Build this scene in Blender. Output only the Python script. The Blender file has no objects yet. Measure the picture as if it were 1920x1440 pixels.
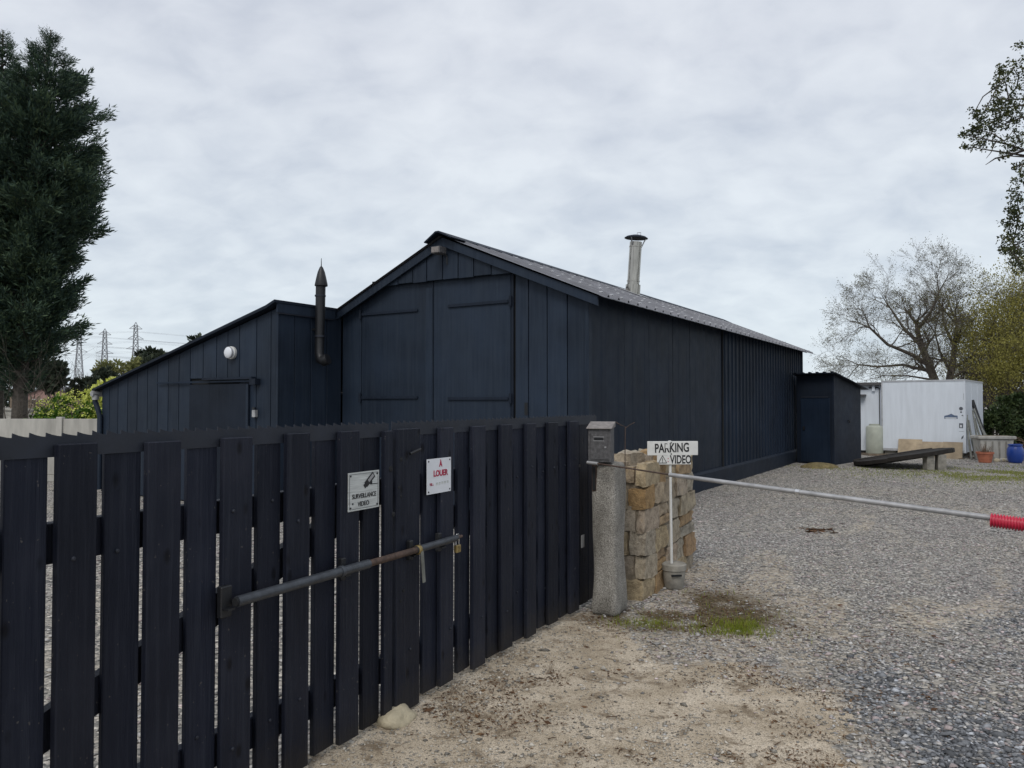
import bpy, bmesh, math, random
import numpy as np
from mathutils import Vector, Matrix

random.seed(7); np.random.seed(7)
R = math.radians
SC = bpy.context.scene
COL = SC.collection

# ------------------------------------------------------------------ camera, world, sun, exposure
FPX, EYE, HOR = 1443.0, 1.6, 755.0
PITCH = math.atan((HOR - 720.0) / FPX)
cam_d = bpy.data.cameras.new('camera')
cam = bpy.data.objects.new('camera', cam_d); COL.objects.link(cam)
cam_d.sensor_width = 36.0; cam_d.lens = FPX / 1920.0 * 36.0
cam_d.clip_start = 0.05; cam_d.clip_end = 3000
cam.location = (0, 0, EYE); cam.rotation_euler = (R(90) + PITCH, 0, 0)
SC.camera = cam

SUN_EL, SUN_AZ = 48.0, 200.0      # azimuth measured clockwise from +Y (the view direction)
world = bpy.data.worlds.new('World'); SC.world = world; world.use_nodes = True
wn = world.node_tree.nodes; wl = world.node_tree.links
for n in list(wn): wn.remove(n)
def N(tree, t, **kw):
    n = tree.nodes.new(t)
    for k, v in kw.items(): setattr(n, k, v)
    return n
wt = world.node_tree
w_out = N(wt, 'ShaderNodeOutputWorld'); w_bg = N(wt, 'ShaderNodeBackground')
sky = N(wt, 'ShaderNodeTexSky', sky_type='NISHITA', sun_disc=False, sun_elevation=R(SUN_EL), sun_rotation=R(SUN_AZ))
sky_s = N(wt, 'ShaderNodeMix', data_type='RGBA', blend_type='MULTIPLY'); sky_s.inputs[0].default_value = 1
wl.new(sky.outputs[0], sky_s.inputs[6]); sky_s.inputs[7].default_value = (1.0, 1.0, 1.0, 1)
tc = N(wt, 'ShaderNodeTexCoord'); sep = N(wt, 'ShaderNodeSeparateXYZ'); wl.new(tc.outputs['Generated'], sep.inputs[0])
def M_(tree, op, a, b=None, c=None):
    n = tree.nodes.new('ShaderNodeMath'); n.operation = op
    for i, v in enumerate((a, b, c)):
        if v is None: continue
        if isinstance(v, (int, float)): n.inputs[i].default_value = v
        else: tree.links.new(v, n.inputs[i])
    return n.outputs[0]
zc = M_(wt, 'ADD', M_(wt, 'MAXIMUM', sep.outputs[2], 0.0), 0.42)
cx = M_(wt, 'DIVIDE', sep.outputs[0], zc); cy = M_(wt, 'DIVIDE', sep.outputs[1], zc)
cmb = N(wt, 'ShaderNodeCombineXYZ'); wl.new(cx, cmb.inputs[0]); wl.new(cy, cmb.inputs[1])
mp = N(wt, 'ShaderNodeMapping'); wl.new(cmb.outputs[0], mp.inputs[0])
mp.inputs['Rotation'].default_value = (0, 0, R(24)); mp.inputs['Scale'].default_value = (1.0, 1.25, 1)
n1 = N(wt, 'ShaderNodeTexNoise'); n1.inputs['Scale'].default_value = 2.3; n1.inputs['Detail'].default_value = 7
n1.inputs['Roughness'].default_value = 0.55; n1.inputs['Distortion'].default_value = 0.5
wl.new(mp.outputs[0], n1.inputs['Vector'])
n2 = N(wt, 'ShaderNodeTexNoise'); n2.inputs['Scale'].default_value = 9.5; n2.inputs['Detail'].default_value = 5
n2.inputs['Roughness'].default_value = 0.5; n2.inputs['Distortion'].default_value = 0.3
wl.new(mp.outputs[0], n2.inputs['Vector'])
nm = M_(wt, 'ADD', M_(wt, 'MULTIPLY', n1.outputs[0], 0.56), M_(wt, 'MULTIPLY', n2.outputs[0], 0.44))
cr = N(wt, 'ShaderNodeValToRGB'); wl.new(nm, cr.inputs[0])
cr.color_ramp.elements[0].position = 0.345; cr.color_ramp.elements[0].color = (0.61, 0.655, 0.745, 1)
cr.color_ramp.elements[1].position = 0.635; cr.color_ramp.elements[1].color = (0.80, 0.84, 0.905, 1)
# thin veil: a little of the clear sky comes through everywhere, more where the cloud sheet is thin
thin = N(wt, 'ShaderNodeMapRange'); wl.new(nm, thin.inputs[0])
thin.inputs[1].default_value = 0.30; thin.inputs[2].default_value = 0.50; thin.inputs[3].default_value = 0.14; thin.inputs[4].default_value = 0.06
sky_c = N(wt, 'ShaderNodeMix', data_type='RGBA', blend_type='MULTIPLY'); sky_c.inputs[0].default_value = 1
wl.new(sky.outputs[0], sky_c.inputs[6]); sky_c.inputs[7].default_value = (0.10, 0.10, 0.10, 1)
mx = N(wt, 'ShaderNodeMix', data_type='RGBA'); wl.new(thin.outputs[0], mx.inputs[0])
hz_ = N(wt, 'ShaderNodeMapRange'); wl.new(sep.outputs[2], hz_.inputs[0]); hz_.inputs[1].default_value = 0.0; hz_.inputs[2].default_value = 0.42; hz_.inputs[3].default_value = 1.0; hz_.inputs[4].default_value = 0.0
hzc = N(wt, 'ShaderNodeMix', data_type='RGBA', blend_type='MULTIPLY'); wl.new(hz_.outputs[0], hzc.inputs[0]); wl.new(cr.outputs[0], hzc.inputs[6]); hzc.inputs[7].default_value = (1.03, 1.085, 1.065, 1)
wl.new(hzc.outputs[2], mx.inputs[6]); wl.new(sky_c.outputs[2], mx.inputs[7])
wl.new(mx.outputs[2], w_bg.inputs[0]); w_bg.inputs[1].default_value = 1.0
wl.new(w_bg.outputs[0], w_out.inputs[0])

sd = bpy.data.lights.new('sun', 'SUN'); sd.energy = 1.5; sd.angle = R(24); sd.color = (1.0, 0.96, 0.90)
sun = bpy.data.objects.new('sun', sd); COL.objects.link(sun)
_sv = Vector((math.sin(R(SUN_AZ)) * math.cos(R(SUN_EL)), math.cos(R(SUN_AZ)) * math.cos(R(SUN_EL)), math.sin(R(SUN_EL))))
sun.rotation_euler = _sv.to_track_quat('Z', 'Y').to_euler(); sun.location = (0, 0, 30)
SC.render.engine = 'CYCLES'; SC.cycles.max_bounces = 6; SC.cycles.diffuse_bounces = 3; SC.cycles.glossy_bounces = 3; SC.cycles.caustics_reflective = False; SC.cycles.caustics_refractive = False
vs = SC.view_settings; vs.view_transform = 'Standard'; vs.look = 'None'; vs.gamma = 1.0; vs.exposure = 0.0; vs.use_curve_mapping = False

# ------------------------------------------------------------------ helpers
cp_, sp_ = math.cos(PITCH), math.sin(PITCH)
def at(px, py, Y):
    """point of the place seen at photograph pixel (px,py), standing Y metres ahead"""
    a = (px - 960) / FPX; b = -(py - 720) / FPX
    d = Vector((a, cp_ - sp_ * b, sp_ + cp_ * b)); k = Y / d.y
    return Vector((d.x * k, Y, EYE + d.z * k))
def ground_at(px, py):
    a = (px - 960) / FPX; b = -(py - 720) / FPX
    d = Vector((a, cp_ - sp_ * b, sp_ + cp_ * b)); k = -EYE / d.z
    return Vector((d.x * k, d.y * k, 0))

class MB:
    def __init__(s): s.v = []; s.f = []
    def add(s, vs, fs):
        o = len(s.v); s.v += [tuple(v) for v in vs]; s.f += [tuple(i + o for i in f) for f in fs]; return s
    def box(s, x0, x1, y0, y1, z0, z1, M=None):
        vs = [Vector(p) for p in ((x0,y0,z0),(x1,y0,z0),(x1,y1,z0),(x0,y1,z0),(x0,y0,z1),(x1,y0,z1),(x1,y1,z1),(x0,y1,z1))]
        if M is not None: vs = [M @ v for v in vs]
        return s.add(vs, ((0,3,2,1),(4,5,6,7),(0,1,5,4),(1,2,6,5),(2,3,7,6),(3,0,4,7)))
    def prism(s, poly, axis, d0, d1):
        """poly: (a,b) list; axis 'x': (a,b)=(y,z); 'y': (x,z); 'z': (x,y)"""
        def mk(a, b, d): return (d,a,b) if axis == 'x' else ((a,d,b) if axis == 'y' else (a,b,d))
        n = len(poly); vs = [mk(a,b,d0) for a,b in poly] + [mk(a,b,d1) for a,b in poly]
        fs = [tuple(range(n))[::-1], tuple(range(n, 2*n))] + [(i,(i+1)%n,n+(i+1)%n,n+i) for i in range(n)]
        return s.add(vs, fs)
    def tube(s, pts, rs, n=8, caps=True):
        pts = [Vector(p) for p in pts]
        if isinstance(rs, (int, float)): rs = [rs] * len(pts)
        o = len(s.v); up = None
        for i, p in enumerate(pts):
            d = (pts[min(i+1, len(pts)-1)] - pts[max(i-1, 0)])
            d = d.normalized() if d.length > 1e-9 else Vector((0,0,1))
            if up is None: up = d.orthogonal().normalized()
            up = (up - d * up.dot(d)); up = up.normalized() if up.length > 1e-6 else d.orthogonal().normalized()
            q = d.cross(up)
            for k in range(n):
                a = 2*math.pi*k/n; s.v.append(tuple(p + (up*math.cos(a) + q*math.sin(a)) * rs[i]))
        for i in range(len(pts)-1):
            for k in range(n):
                s.f.append((o+i*n+k, o+i*n+(k+1)%n, o+(i+1)*n+(k+1)%n, o+(i+1)*n+k))
        if caps:
            s.f.append(tuple(o+k for k in range(n))[::-1]); s.f.append(tuple(o+(len(pts)-1)*n+k for k in range(n)))
        return s
    def lathe(s, prof, n=24, c=(0,0,0), M=None):
        o = len(s.v)
        for r, z in prof:
            for k in range(n):
                a = 2*math.pi*k/n; v = Vector((c[0]+r*math.cos(a), c[1]+r*math.sin(a), c[2]+z))
                s.v.append(tuple(M @ v if M is not None else v))
        for i in range(len(prof)-1):
            for k in range(n): s.f.append((o+i*n+k, o+i*n+(k+1)%n, o+(i+1)*n+(k+1)%n, o+(i+1)*n+k))
        s.f.append(tuple(o+k for k in range(n))[::-1]); s.f.append(tuple(o+(len(prof)-1)*n+k for k in range(n)))
        return s
    def mesh(s, name, mat, smooth=False):
        me = bpy.data.meshes.new(name); me.from_pydata(s.v, [], s.f)
        if mat: me.materials.append(mat)
        if smooth:
            me.polygons.foreach_set('use_smooth', [True]*len(me.polygons)); me.set_sharp_from_angle(angle=R(40))
        me.update(); return me
    def build(s, name, mat, parent=None, smooth=False, bevel=0.0, loc=None, rot=None):
        o = obj(name, s.mesh(name, mat, smooth), parent, loc, rot)
        if bevel:
            m = o.modifiers.new('bevel', 'BEVEL'); m.width = bevel; m.segments = 1; m.limit_method = 'ANGLE'; m.angle_limit = R(40)
        return o
def obj(name, me, parent=None, loc=None, rot=None):
    o = bpy.data.objects.new(name, me); COL.objects.link(o)
    if parent is not None: o.parent = parent
    if loc is not None: o.location = loc
    if rot is not None: o.rotation_euler = rot
    return o
def tag(o, label=None, cat=None, group=None, kind=None):
    if label: o['label'] = label
    if cat: o['category'] = cat
    if group: o['group'] = group
    o['kind'] = kind or 'thing'
    return o
def thing(name, label, cat, loc=(0,0,0), rz=0, group=None):
    return tag(obj(name, None, None, loc, (0,0,rz)), label, cat, group)
def nparr(name, V, F, mat, parent=None, smooth=False, tone=None):
    """mesh from numpy arrays, F all the same number of corners"""
    me = bpy.data.meshes.new(name); k = F.shape[1]
    me.vertices.add(len(V)); me.vertices.foreach_set('co', np.ascontiguousarray(V, dtype=np.float32).ravel())
    me.loops.add(F.size); me.loops.foreach_set('vertex_index', np.ascontiguousarray(F, dtype=np.int32).ravel())
    me.polygons.add(len(F)); me.polygons.foreach_set('loop_start', np.arange(0, F.size, k, dtype=np.int32))
    me.update(calc_edges=True)
    if smooth: me.polygons.foreach_set('use_smooth', np.ones(len(F), dtype=bool))
    me.materials.append(mat)
    if tone is not None:
        a = me.attributes.new('tone', 'FLOAT_COLOR', 'POINT')
        a.data.foreach_set('color', np.ascontiguousarray(np.c_[tone, np.ones(len(tone))], dtype=np.float32).ravel())
    return obj(name, me, parent)
def text(body, size, mat, parent, M, xs=1.0, align='CENTER', name='lettering', bold=0.0, depth=0.0006):
    cu = bpy.data.curves.new('t', 'FONT'); cu.body = body; cu.size = size; cu.align_x = align; cu.align_y = 'CENTER'
    cu.extrude = depth; cu.offset = bold
    o = bpy.data.objects.new('t', cu); COL.objects.link(o)
    bpy.context.view_layer.update()
    me = bpy.data.meshes.new_from_object(o.evaluated_get(bpy.context.evaluated_depsgraph_get()))
    bpy.data.objects.remove(o); me.name = name
    me.transform(M @ Matrix.Diagonal((xs, 1, 1, 1))); me.materials.clear(); me.materials.append(mat)
    return obj(name, me, parent)
def lerp(a, b, t): return a + (b - a) * t
# numpy value noise
_perm = np.random.RandomState(3).rand(256, 256)
def vnoise(x, y, s, off=0):
    x = np.asarray(x) * s + 37.3 * off + 1000; y = np.asarray(y) * s + 91.7 * off + 1000
    xi = np.floor(x).astype(int); yi = np.floor(y).astype(int); fx = x - xi; fy = y - yi
    fx = fx*fx*(3-2*fx); fy = fy*fy*(3-2*fy)
    g = lambda i, j: _perm[i % 256, j % 256]
    return (g(xi,yi)*(1-fx)+g(xi+1,yi)*fx)*(1-fy) + (g(xi,yi+1)*(1-fx)+g(xi+1,yi+1)*fx)*fy
def fbm(x, y, s, off=0, o=4):
    r = 0; a = 0.5; t = 0
    for i in range(o): r = r + a*vnoise(x, y, s*2**i, off+i*1.7); t += a; a *= .5
    return r / t
def sst(v): v = np.clip(v, 0, 1); return v*v*(3-2*v)

# ------------------------------------------------------------------ materials
def mat_new(name):
    m = bpy.data.materials.new(name); m.use_nodes = True; t = m.node_tree
    return m, t, t.nodes['Principled BSDF']
def rampnode(t, fac, stops):
    r = N(t, 'ShaderNodeValToRGB'); t.links.new(fac, r.inputs[0]); e = r.color_ramp.elements
    while len(e) < len(stops): e.new(0.5)
    for i, (p, c) in enumerate(stops): e[i].position = p; e[i].color = (*c, 1)
    return r.outputs[0]
def noise(t, vec, scale, detail=4, rough=.55, dist=0):
    n = N(t, 'ShaderNodeTexNoise'); n.inputs['Scale'].default_value = scale; n.inputs['Detail'].default_value = detail
    n.inputs['Roughness'].default_value = rough; n.inputs['Distortion'].default_value = dist
    if vec is not None: t.links.new(vec, n.inputs['Vector'])
    return n.outputs[0]
def coords(t, scale=(1,1,1), which='Object'):
    c = N(t, 'ShaderNodeTexCoord'); m = N(t, 'ShaderNodeMapping'); t.links.new(c.outputs[which], m.inputs[0])
    m.inputs['Scale'].default_value = scale; return m.outputs[0]
def worldpos(t, scale=(1,1,1)):
    g = N(t, 'ShaderNodeNewGeometry'); m = N(t, 'ShaderNodeMapping'); t.links.new(g.outputs['Position'], m.inputs[0])
    m.inputs['Scale'].default_value = scale; return m.outputs[0]
def mixc(t, fac, a, b, mode='MIX'):
    m = N(t, 'ShaderNodeMix', data_type='RGBA', blend_type=mode)
    for i, v in ((0, fac), (6, a), (7, b)):
        if isinstance(v, (int, float)): m.inputs[i].default_value = v
        elif isinstance(v, tuple): m.inputs[i].default_value = (*v, 1)
        else: t.links.new(v, m.inputs[i])
    return m.outputs[2]
def bump(t, bs, h, strength=.3, dist=.01):
    b = N(t, 'ShaderNodeBump'); b.inputs['Strength'].default_value = strength; b.inputs['Distance'].default_value = dist
    t.links.new(h, b.inputs['Height']); t.links.new(b.outputs[0], bs.inputs['Normal'])
def simple(name, col, rough=.6, metal=0.0, var=.25, nscale=6, bumps=0.0, bscale=40, bdist=.004, stretch=(1,1,1), rand=0.0, spec=.5):
    m, t, b = mat_new(name); v = worldpos(t, stretch)
    lo = tuple(c*(1-var) for c in col); hi = tuple(min(1, c*(1+var)) for c in col)
    c = rampnode(t, noise(t, v, nscale, 5), [(.3, lo), (.7, hi)])
    if rand:
        oi = N(t, 'ShaderNodeObjectInfo')
        k = M_(t, 'ADD', M_(t, 'MULTIPLY', oi.outputs['Random'], 2*rand), 1-rand)
        cb = N(t, 'ShaderNodeCombineXYZ')
        for i in range(3): t.links.new(k, cb.inputs[i])
        c = mixc(t, 1.0, c, cb.outputs[0], 'MULTIPLY')
    t.links.new(c, b.inputs['Base Color']); b.inputs['Roughness'].default_value = rough; b.inputs['Metallic'].default_value = metal
    b.inputs['Specular IOR Level'].default_value = spec
    if bumps: bump(t, b, noise(t, v, bscale, 5, .6), bumps, bdist)
    return m
MT = {}
def paint_mat(name, col, rough, dust, sheen=.35):
    m, t, b = mat_new(name); v = worldpos(t)
    vs_ = worldpos(t, (9, 9, .35))
    streak = noise(t, vs_, 3.0, 5, .6); cloud = noise(t, v, 1.3, 4)
    oi = N(t, 'ShaderNodeObjectInfo')
    base = rampnode(t, cloud, [(.3, tuple(c*.72 for c in col)), (.7, tuple(c*1.3 for c in col))])
    base = mixc(t, M_(t, 'MULTIPLY', M_(t, 'SUBTRACT', streak, .40), 2.0), base, dust)
    k = M_(t, 'ADD', M_(t, 'MULTIPLY', oi.outputs['Random'], .34), .83)
    cb = N(t, 'ShaderNodeCombineXYZ')
    for i in range(3): t.links.new(k, cb.inputs[i])
    base = mixc(t, 1.0, base, cb.outputs[0], 'MULTIPLY')
    t.links.new(base, b.inputs['Base Color'])
    rr = M_(t, 'ADD', M_(t, 'MULTIPLY', noise(t, v, 5, 3), .25), rough-.12); t.links.new(rr, b.inputs['Roughness'])
    b.inputs['Specular IOR Level'].default_value = sheen
    bump(t, b, noise(t, worldpos(t, (30, 30, 2)), 4, 5, .6), .25, .004)
    return m
MT['barn'] = paint_mat('barn_paint', (.0140, .0220, .0370), .55, (.026, .036, .052), .18)
MT['barn_dark'] = paint_mat('trim_and_shade_paint', (.0095, .0145, .0250), .6, (.016, .022, .034), .16)  # darker barn paint: shade put in for shed and plinth, annex door's own colour
MT['metal_wall'] = paint_mat('painted_sheet', (.0075, .0140, .0270), .5, (.0150, .0235, .039), .15)
def board_mat():
    m, t, b = mat_new('black_board_paint')
    vg = coords(t, (26, 26, .9)); v = coords(t)
    oi = N(t, 'ShaderNodeObjectInfo')
    off = N(t, 'ShaderNodeVectorMath', operation='SCALE'); 
    cbo = N(t, 'ShaderNodeCombineXYZ')
    for i in range(3): t.links.new(oi.outputs['Random'], cbo.inputs[i])
    t.links.new(cbo.outputs[0], off.inputs[0]); off.inputs['Scale'].default_value = 53.0
    ad = N(t, 'ShaderNodeVectorMath', operation='ADD'); t.links.new(vg, ad.inputs[0]); t.links.new(off.outputs[0], ad.inputs[1])
    ad2 = N(t, 'ShaderNodeVectorMath', operation='ADD'); t.links.new(v, ad2.inputs[0]); t.links.new(off.outputs[0], ad2.inputs[1])
    grain = noise(t, ad.outputs[0], 2.2, 7, .65, .4); fine = noise(t, ad.outputs[0], 9, 4, .6)
    cl = noise(t, ad2.outputs[0], 2.6, 5, .6)
    c = rampnode(t, cl, [(.3, (.0088, .0110, .0195)), (.55, (.0128, .0155, .0262)), (.75, (.0215, .0240, .0360))])
    c = mixc(t, M_(t, 'MULTIPLY', M_(t, 'SUBTRACT', grain, .47), 2.6), c, (.028, .032, .045))
    # worn flecks of bare wood / dried mud
    fl = noise(t, ad2.outputs[0], 60, 3, .5); flm = M_(t, 'MULTIPLY', M_(t, 'GREATER_THAN', fl, .715), M_(t, 'GREATER_THAN', cl, .47))
    c = mixc(t, M_(t, 'MULTIPLY', flm, .5), c, (.13, .12, .11))
    vk = N(t, 'ShaderNodeTexVoronoi'); vk.inputs['Scale'].default_value = 1.0
    mk = N(t, 'ShaderNodeVectorMath', operation='MULTIPLY'); t.links.new(ad2.outputs[0], mk.inputs[0]); mk.inputs[1].default_value = (9, 9, 4.5); t.links.new(mk.outputs[0], vk.inputs['Vector'])
    kn = N(t, 'ShaderNodeMapRange'); t.links.new(vk.outputs['Distance'], kn.inputs[0]); kn.inputs[1].default_value = .06; kn.inputs[2].default_value = .16; kn.inputs[3].default_value = 1; kn.inputs[4].default_value = 0
    c = mixc(t, M_(t, 'MULTIPLY', kn.outputs[0], .75), c, (.003, .003, .005))
    sp_z = N(t, 'ShaderNodeSeparateXYZ'); t.links.new(v, sp_z.inputs[0])
    mud = N(t, 'ShaderNodeMapRange'); t.links.new(M_(t, 'ADD', sp_z.outputs[2], M_(t, 'MULTIPLY', noise(t, ad2.outputs[0], 9, 5, .7), .35)), mud.inputs[0]); mud.inputs[1].default_value = .18; mud.inputs[2].default_value = .36; mud.inputs[3].default_value = .6; mud.inputs[4].default_value = 0
    c = mixc(t, mud.outputs[0], c, (.035, .030, .024))
    k = M_(t, 'ADD', M_(t, 'MULTIPLY', oi.outputs['Random'], .5), .75)
    cb = N(t, 'ShaderNodeCombineXYZ')
    for i in range(3): t.links.new(k, cb.inputs[i])
    c = mixc(t, 1.0, c, cb.outputs[0], 'MULTIPLY')
    t.links.new(c, b.inputs['Base Color'])
    t.links.new(M_(t, 'ADD', M_(t, 'MULTIPLY', cl, .35), .33), b.inputs['Roughness']); b.inputs['Specular IOR Level'].default_value = .16
    h = M_(t, 'ADD', M_(t, 'MULTIPLY', grain, .7), M_(t, 'MULTIPLY', fine, .3))
    bump(t, b, M_(t, 'SUBTRACT', h, M_(t, 'MULTIPLY', kn.outputs[0], .4)), .85, .008)
    return m
MT['board'] = board_mat()
MT['black'] = simple('black_iron', (.006, .0068, .009), .5, 0, .3, 30, .2, 80)
MT['gap'] = simple('dark_inside', (.006, .007, .009), .8)
MT['strip'] = simple('painted_strip', (.0105, .0140, .0240), .6, 0, .2, 12, .15, 60)
MT['roofmetal'] = simple('grey_sheet_roof', (.125, .128, .145), .4, .25, .25, 4, .08, 30, .003, (1,1,1), .12)
MT['cap'] = simple('pale_screw_cap', (.55, .56, .58), .5)
MT['galv'] = simple('galvanised_pipe', (.33, .33, .335), .5, .35, .25, 14, .2, 90, .001)
MT['rust'] = simple('rusty_steel', (.066, .042, .032), .75, .1, .45, 40, .4, 140, .001)
MT['pipegrey'] = simple('grey_bar_paint', (.042, .048, .058), .45, .15, .35, 22, .2, 120, .001)
MT['brass'] = simple('brass', (.32, .24, .10), .4, .7, .3, 60)
MT['steel'] = simple('bright_steel', (.55, .55, .56), .3, .9, .2, 30)
MT['inox'] = simple('stainless_flue', (.36, .335, .30), .16, 1.0, .35, 9, .25, 14, .01, (6,6,.3))
MT['white'] = simple('white_paint', (.62, .62, .60), .55, 0, .08, 18, .1, 60, .001)
MT['signwhite'] = simple('sign_white', (.70, .72, .76), .4, 0, .05, 10)
MT['signgrey'] = simple('brushed_sign', (.50, .52, .51), .42, .15, .22, 9, 0, 40, .002, (1,1,22))
MT['ink'] = simple('black_ink', (.012, .012, .014), .6)
MT['fadedink'] = simple('faded_ink', (.30, .30, .31), .6)
MT['redink'] = simple('red_ink', (.36, .015, .055), .55)
MT['redplastic'] = simple('red_conduit', (.50, .020, .055), .35, 0, .15, 12)
MT['letterbox'] = simple('weathered_letterbox', (.085, .083, .086), .6, .15, .4, 45, .3, 130, .002)
MT['letterroof'] = simple('letterbox_lid', (.19, .17, .16), .65, .0, .3, 30)
MT['concrete'] = simple('pale_concrete', (.40, .385, .35), .85, 0, .22, 2.2, .3, 35, .006, (3,3,.6))
MT['concrete_d'] = simple('weathered_concrete', (.25, .235, .205), .9, 0, .35, 9, .5, 50, .008)
MT['ply'] = simple('weathered_plywood', (.34, .27, .185), .8, 0, .25, 5, .15, 40, .003, (1,1,1), .22)
MT['trailer'] = simple('white_panel', (.67, .715, .775), .35, 0, .06, 2.6, .04, 5, .006, (4,4,.5))
MT['trailer_trim'] = simple('aluminium_trim', (.50, .51, .53), .4, .4, .15, 8)
MT['tank'] = simple('pale_plastic', (.38, .40, .34), .55, 0, .12, 5)
MT['terracotta'] = simple('terracotta', (.40, .135, .075), .75, 0, .2, 10, .1, 60)
MT['blue'] = simple('blue_plastic', (.012, .05, .27), .35, 0, .12, 8)
MT['darkwood'] = simple('dark_wet_wood', (.016, .013, .011), .95, 0, .4, 8, .5, 40, .01)
MT['oldwood'] = simple('old_wood', (.16, .125, .09), .85, 0, .35, 12, .4, 40, .006)
MT['greypole'] = simple('grey_pole', (.16, .165, .15), .7, 0, .35, 12)
MT['bark'] = simple('bark', (.078, .067, .056), .95, 0, .4, 14, .8, 40, .02)
MT['bark_grey'] = simple('grey_bark', (.085, .071, .058), .95, 0, .4, 10, .8, 40, .02)
MT['brick'] = simple('pink_brick', (.30, .19, .165), .9, 0, .2, 3)
MT['slate_roof'] = simple('far_roof', (.13, .125, .135), .8, 0, .2, 3)
MT['pylon'] = simple('pylon_steel', (.27, .28, .30), .7, .2, .1, 1)
MT['boulder'] = simple('pale_boulder', (.46, .40, .28), .9, 0, .25, 9, .7, 30, .02)
MT['bluedecal'] = simple('blue_decal', (.10, .14, .22), .5)
MT['dark_decal'] = simple('dark_decal', (.09, .10, .12), .5)
def leaf_mat(name, cols, rough=.6, trans=.25):
    m, t, b = mat_new(name)
    g = N(t, 'ShaderNodeNewGeometry')
    v = worldpos(t)
    f = M_(t, 'ADD', M_(t, 'MULTIPLY', g.outputs['Random Per Island'], .55), M_(t, 'MULTIPLY', noise(t, v, .9, 3), .45))
    n = len(cols); c = rampnode(t, f, [(.15 + .7*i/(n-1), cc) for i, cc in enumerate(cols)])
    t.links.new(c, b.inputs['Base Color']); b.inputs['Roughness'].default_value = rough
    b.inputs['Specular IOR Level'].default_value = .3
    out = t.nodes['Material Output']; tr = N(t, 'ShaderNodeBsdfTranslucent'); t.links.new(c, tr.inputs[0])
    mx_ = N(t, 'ShaderNodeMixShader'); mx_.inputs[0].default_value = trans
    t.links.new(b.outputs[0], mx_.inputs[1]); t.links.new(tr.outputs[0], mx_.inputs[2]); t.links.new(mx_.outputs[0], out.inputs[0])
    return m
MT['cypress'] = leaf_mat('cypress_leaf', [(.018,.034,.032), (.036,.066,.050), (.066,.106,.062), (.095,.130,.060)], .7, .14)
MT['laurel'] = leaf_mat('laurel_leaf', [(.035,.085,.012), (.08,.17,.02), (.15,.25,.03)], .45)
MT['yellowleaf'] = leaf_mat('yellow_leaf', [(.45,.52,.06), (.62,.66,.14), (.75,.74,.34)], .5)
MT['oakleaf'] = leaf_mat('evergreen_oak_leaf', [(.022,.032,.016), (.040,.055,.022), (.075,.085,.028), (.13,.125,.035)], .6, .2)
MT['bud'] = leaf_mat('bud_leaf', [(.085,.07,.045), (.12,.115,.06), (.16,.16,.07)], .8, .2)
MT['willow'] = leaf_mat('spring_leaf', [(.15,.14,.035), (.25,.235,.06), (.36,.32,.085)], .7, .3)
MT['hedge'] = leaf_mat('hedge_leaf', [(.014,.026,.010), (.032,.055,.017), (.065,.085,.028)], .6, .2)
MT['darkpine'] = leaf_mat('dark_pine_leaf', [(.018,.028,.020), (.032,.044,.028), (.05,.06,.034)], .8, .12)
MT['pale'] = leaf_mat('pale_leaf', [(.12,.14,.05), (.19,.20,.075), (.26,.25,.10)], .8, .3)
MT['twig'] = leaf_mat('dead_twig', [(.07,.045,.03), (.13,.085,.055), (.20,.14,.09)], .9, .0)
MT['grass'] = leaf_mat('grass_blade', [(.12,.16,.015), (.21,.25,.025), (.31,.32,.05)], .6, .3)
MT['litter'] = leaf_mat('leaf_litter', [(.035,.020,.011), (.080,.042,.022), (.13,.070,.036), (.18,.115,.062)], .9, .05)

def stone_mat():
    m, t, b = mat_new('field_stone'); oi = N(t, 'ShaderNodeObjectInfo'); v = worldpos(t)
    base = rampnode(t, oi.outputs['Random'], [(.0, (.42,.345,.235)), (.16, (.46,.36,.22)), (.32, (.36,.325,.265)), (.46, (.40,.255,.115)), (.58, (.42,.34,.26)), (.70, (.40,.355,.28)), (.84, (.36,.225,.115)), (1, (.50,.44,.34))])
    mot = rampnode(t, noise(t, v, 13, 7, .7), [(.3, (.42,.40,.37)), (.55, (1,1,1)), (.75, (1.25,1.2,1.08))])
    c = mixc(t, 1.0, base, mot, 'MULTIPLY')
    spk = M_(t, 'GREATER_THAN', noise(t, v, 130, 2, .5), .64); c = mixc(t, M_(t, 'MULTIPLY', spk, .45), c, (.11,.10,.09))
    t.links.new(c, b.inputs['Base Color']); b.inputs['Roughness'].default_value = .9
    bump(t, b, M_(t, 'ADD', noise(t, v, 28, 6, .7), M_(t, 'MULTIPLY', noise(t, v, 110, 3), .4)), 1.0, .022)
    return m
MT['stone'] = stone_mat()
MT['mortar'] = simple('mortar', (.20, .165, .12), .95, 0, .3, 20, .6, 60, .01)
def granite_mat():
    m, t, b = mat_new('granite'); v = worldpos(t)
    c = rampnode(t, noise(t, v, 150, 4, .65), [(.36, (.07,.066,.06)), (.46, (.22,.21,.195)), (.58, (.33,.32,.30)), (.7, (.52,.51,.49))])
    w = rampnode(t, noise(t, worldpos(t, (1,1,.5)), 7, 4, .6), [(.35, (.62,.6,.56)), (.65, (1.08,1.06,1.02))])
    c = mixc(t, 1.0, c, w, 'MULTIPLY'); t.links.new(c, b.inputs['Base Color']); b.inputs['Roughness'].default_value = .85
    bump(t, b, M_(t, 'ADD', noise(t, v, 95, 3, .6), noise(t, v, 24, 4)), .7, .008)
    return m
MT['granite'] = granite_mat()

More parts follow.
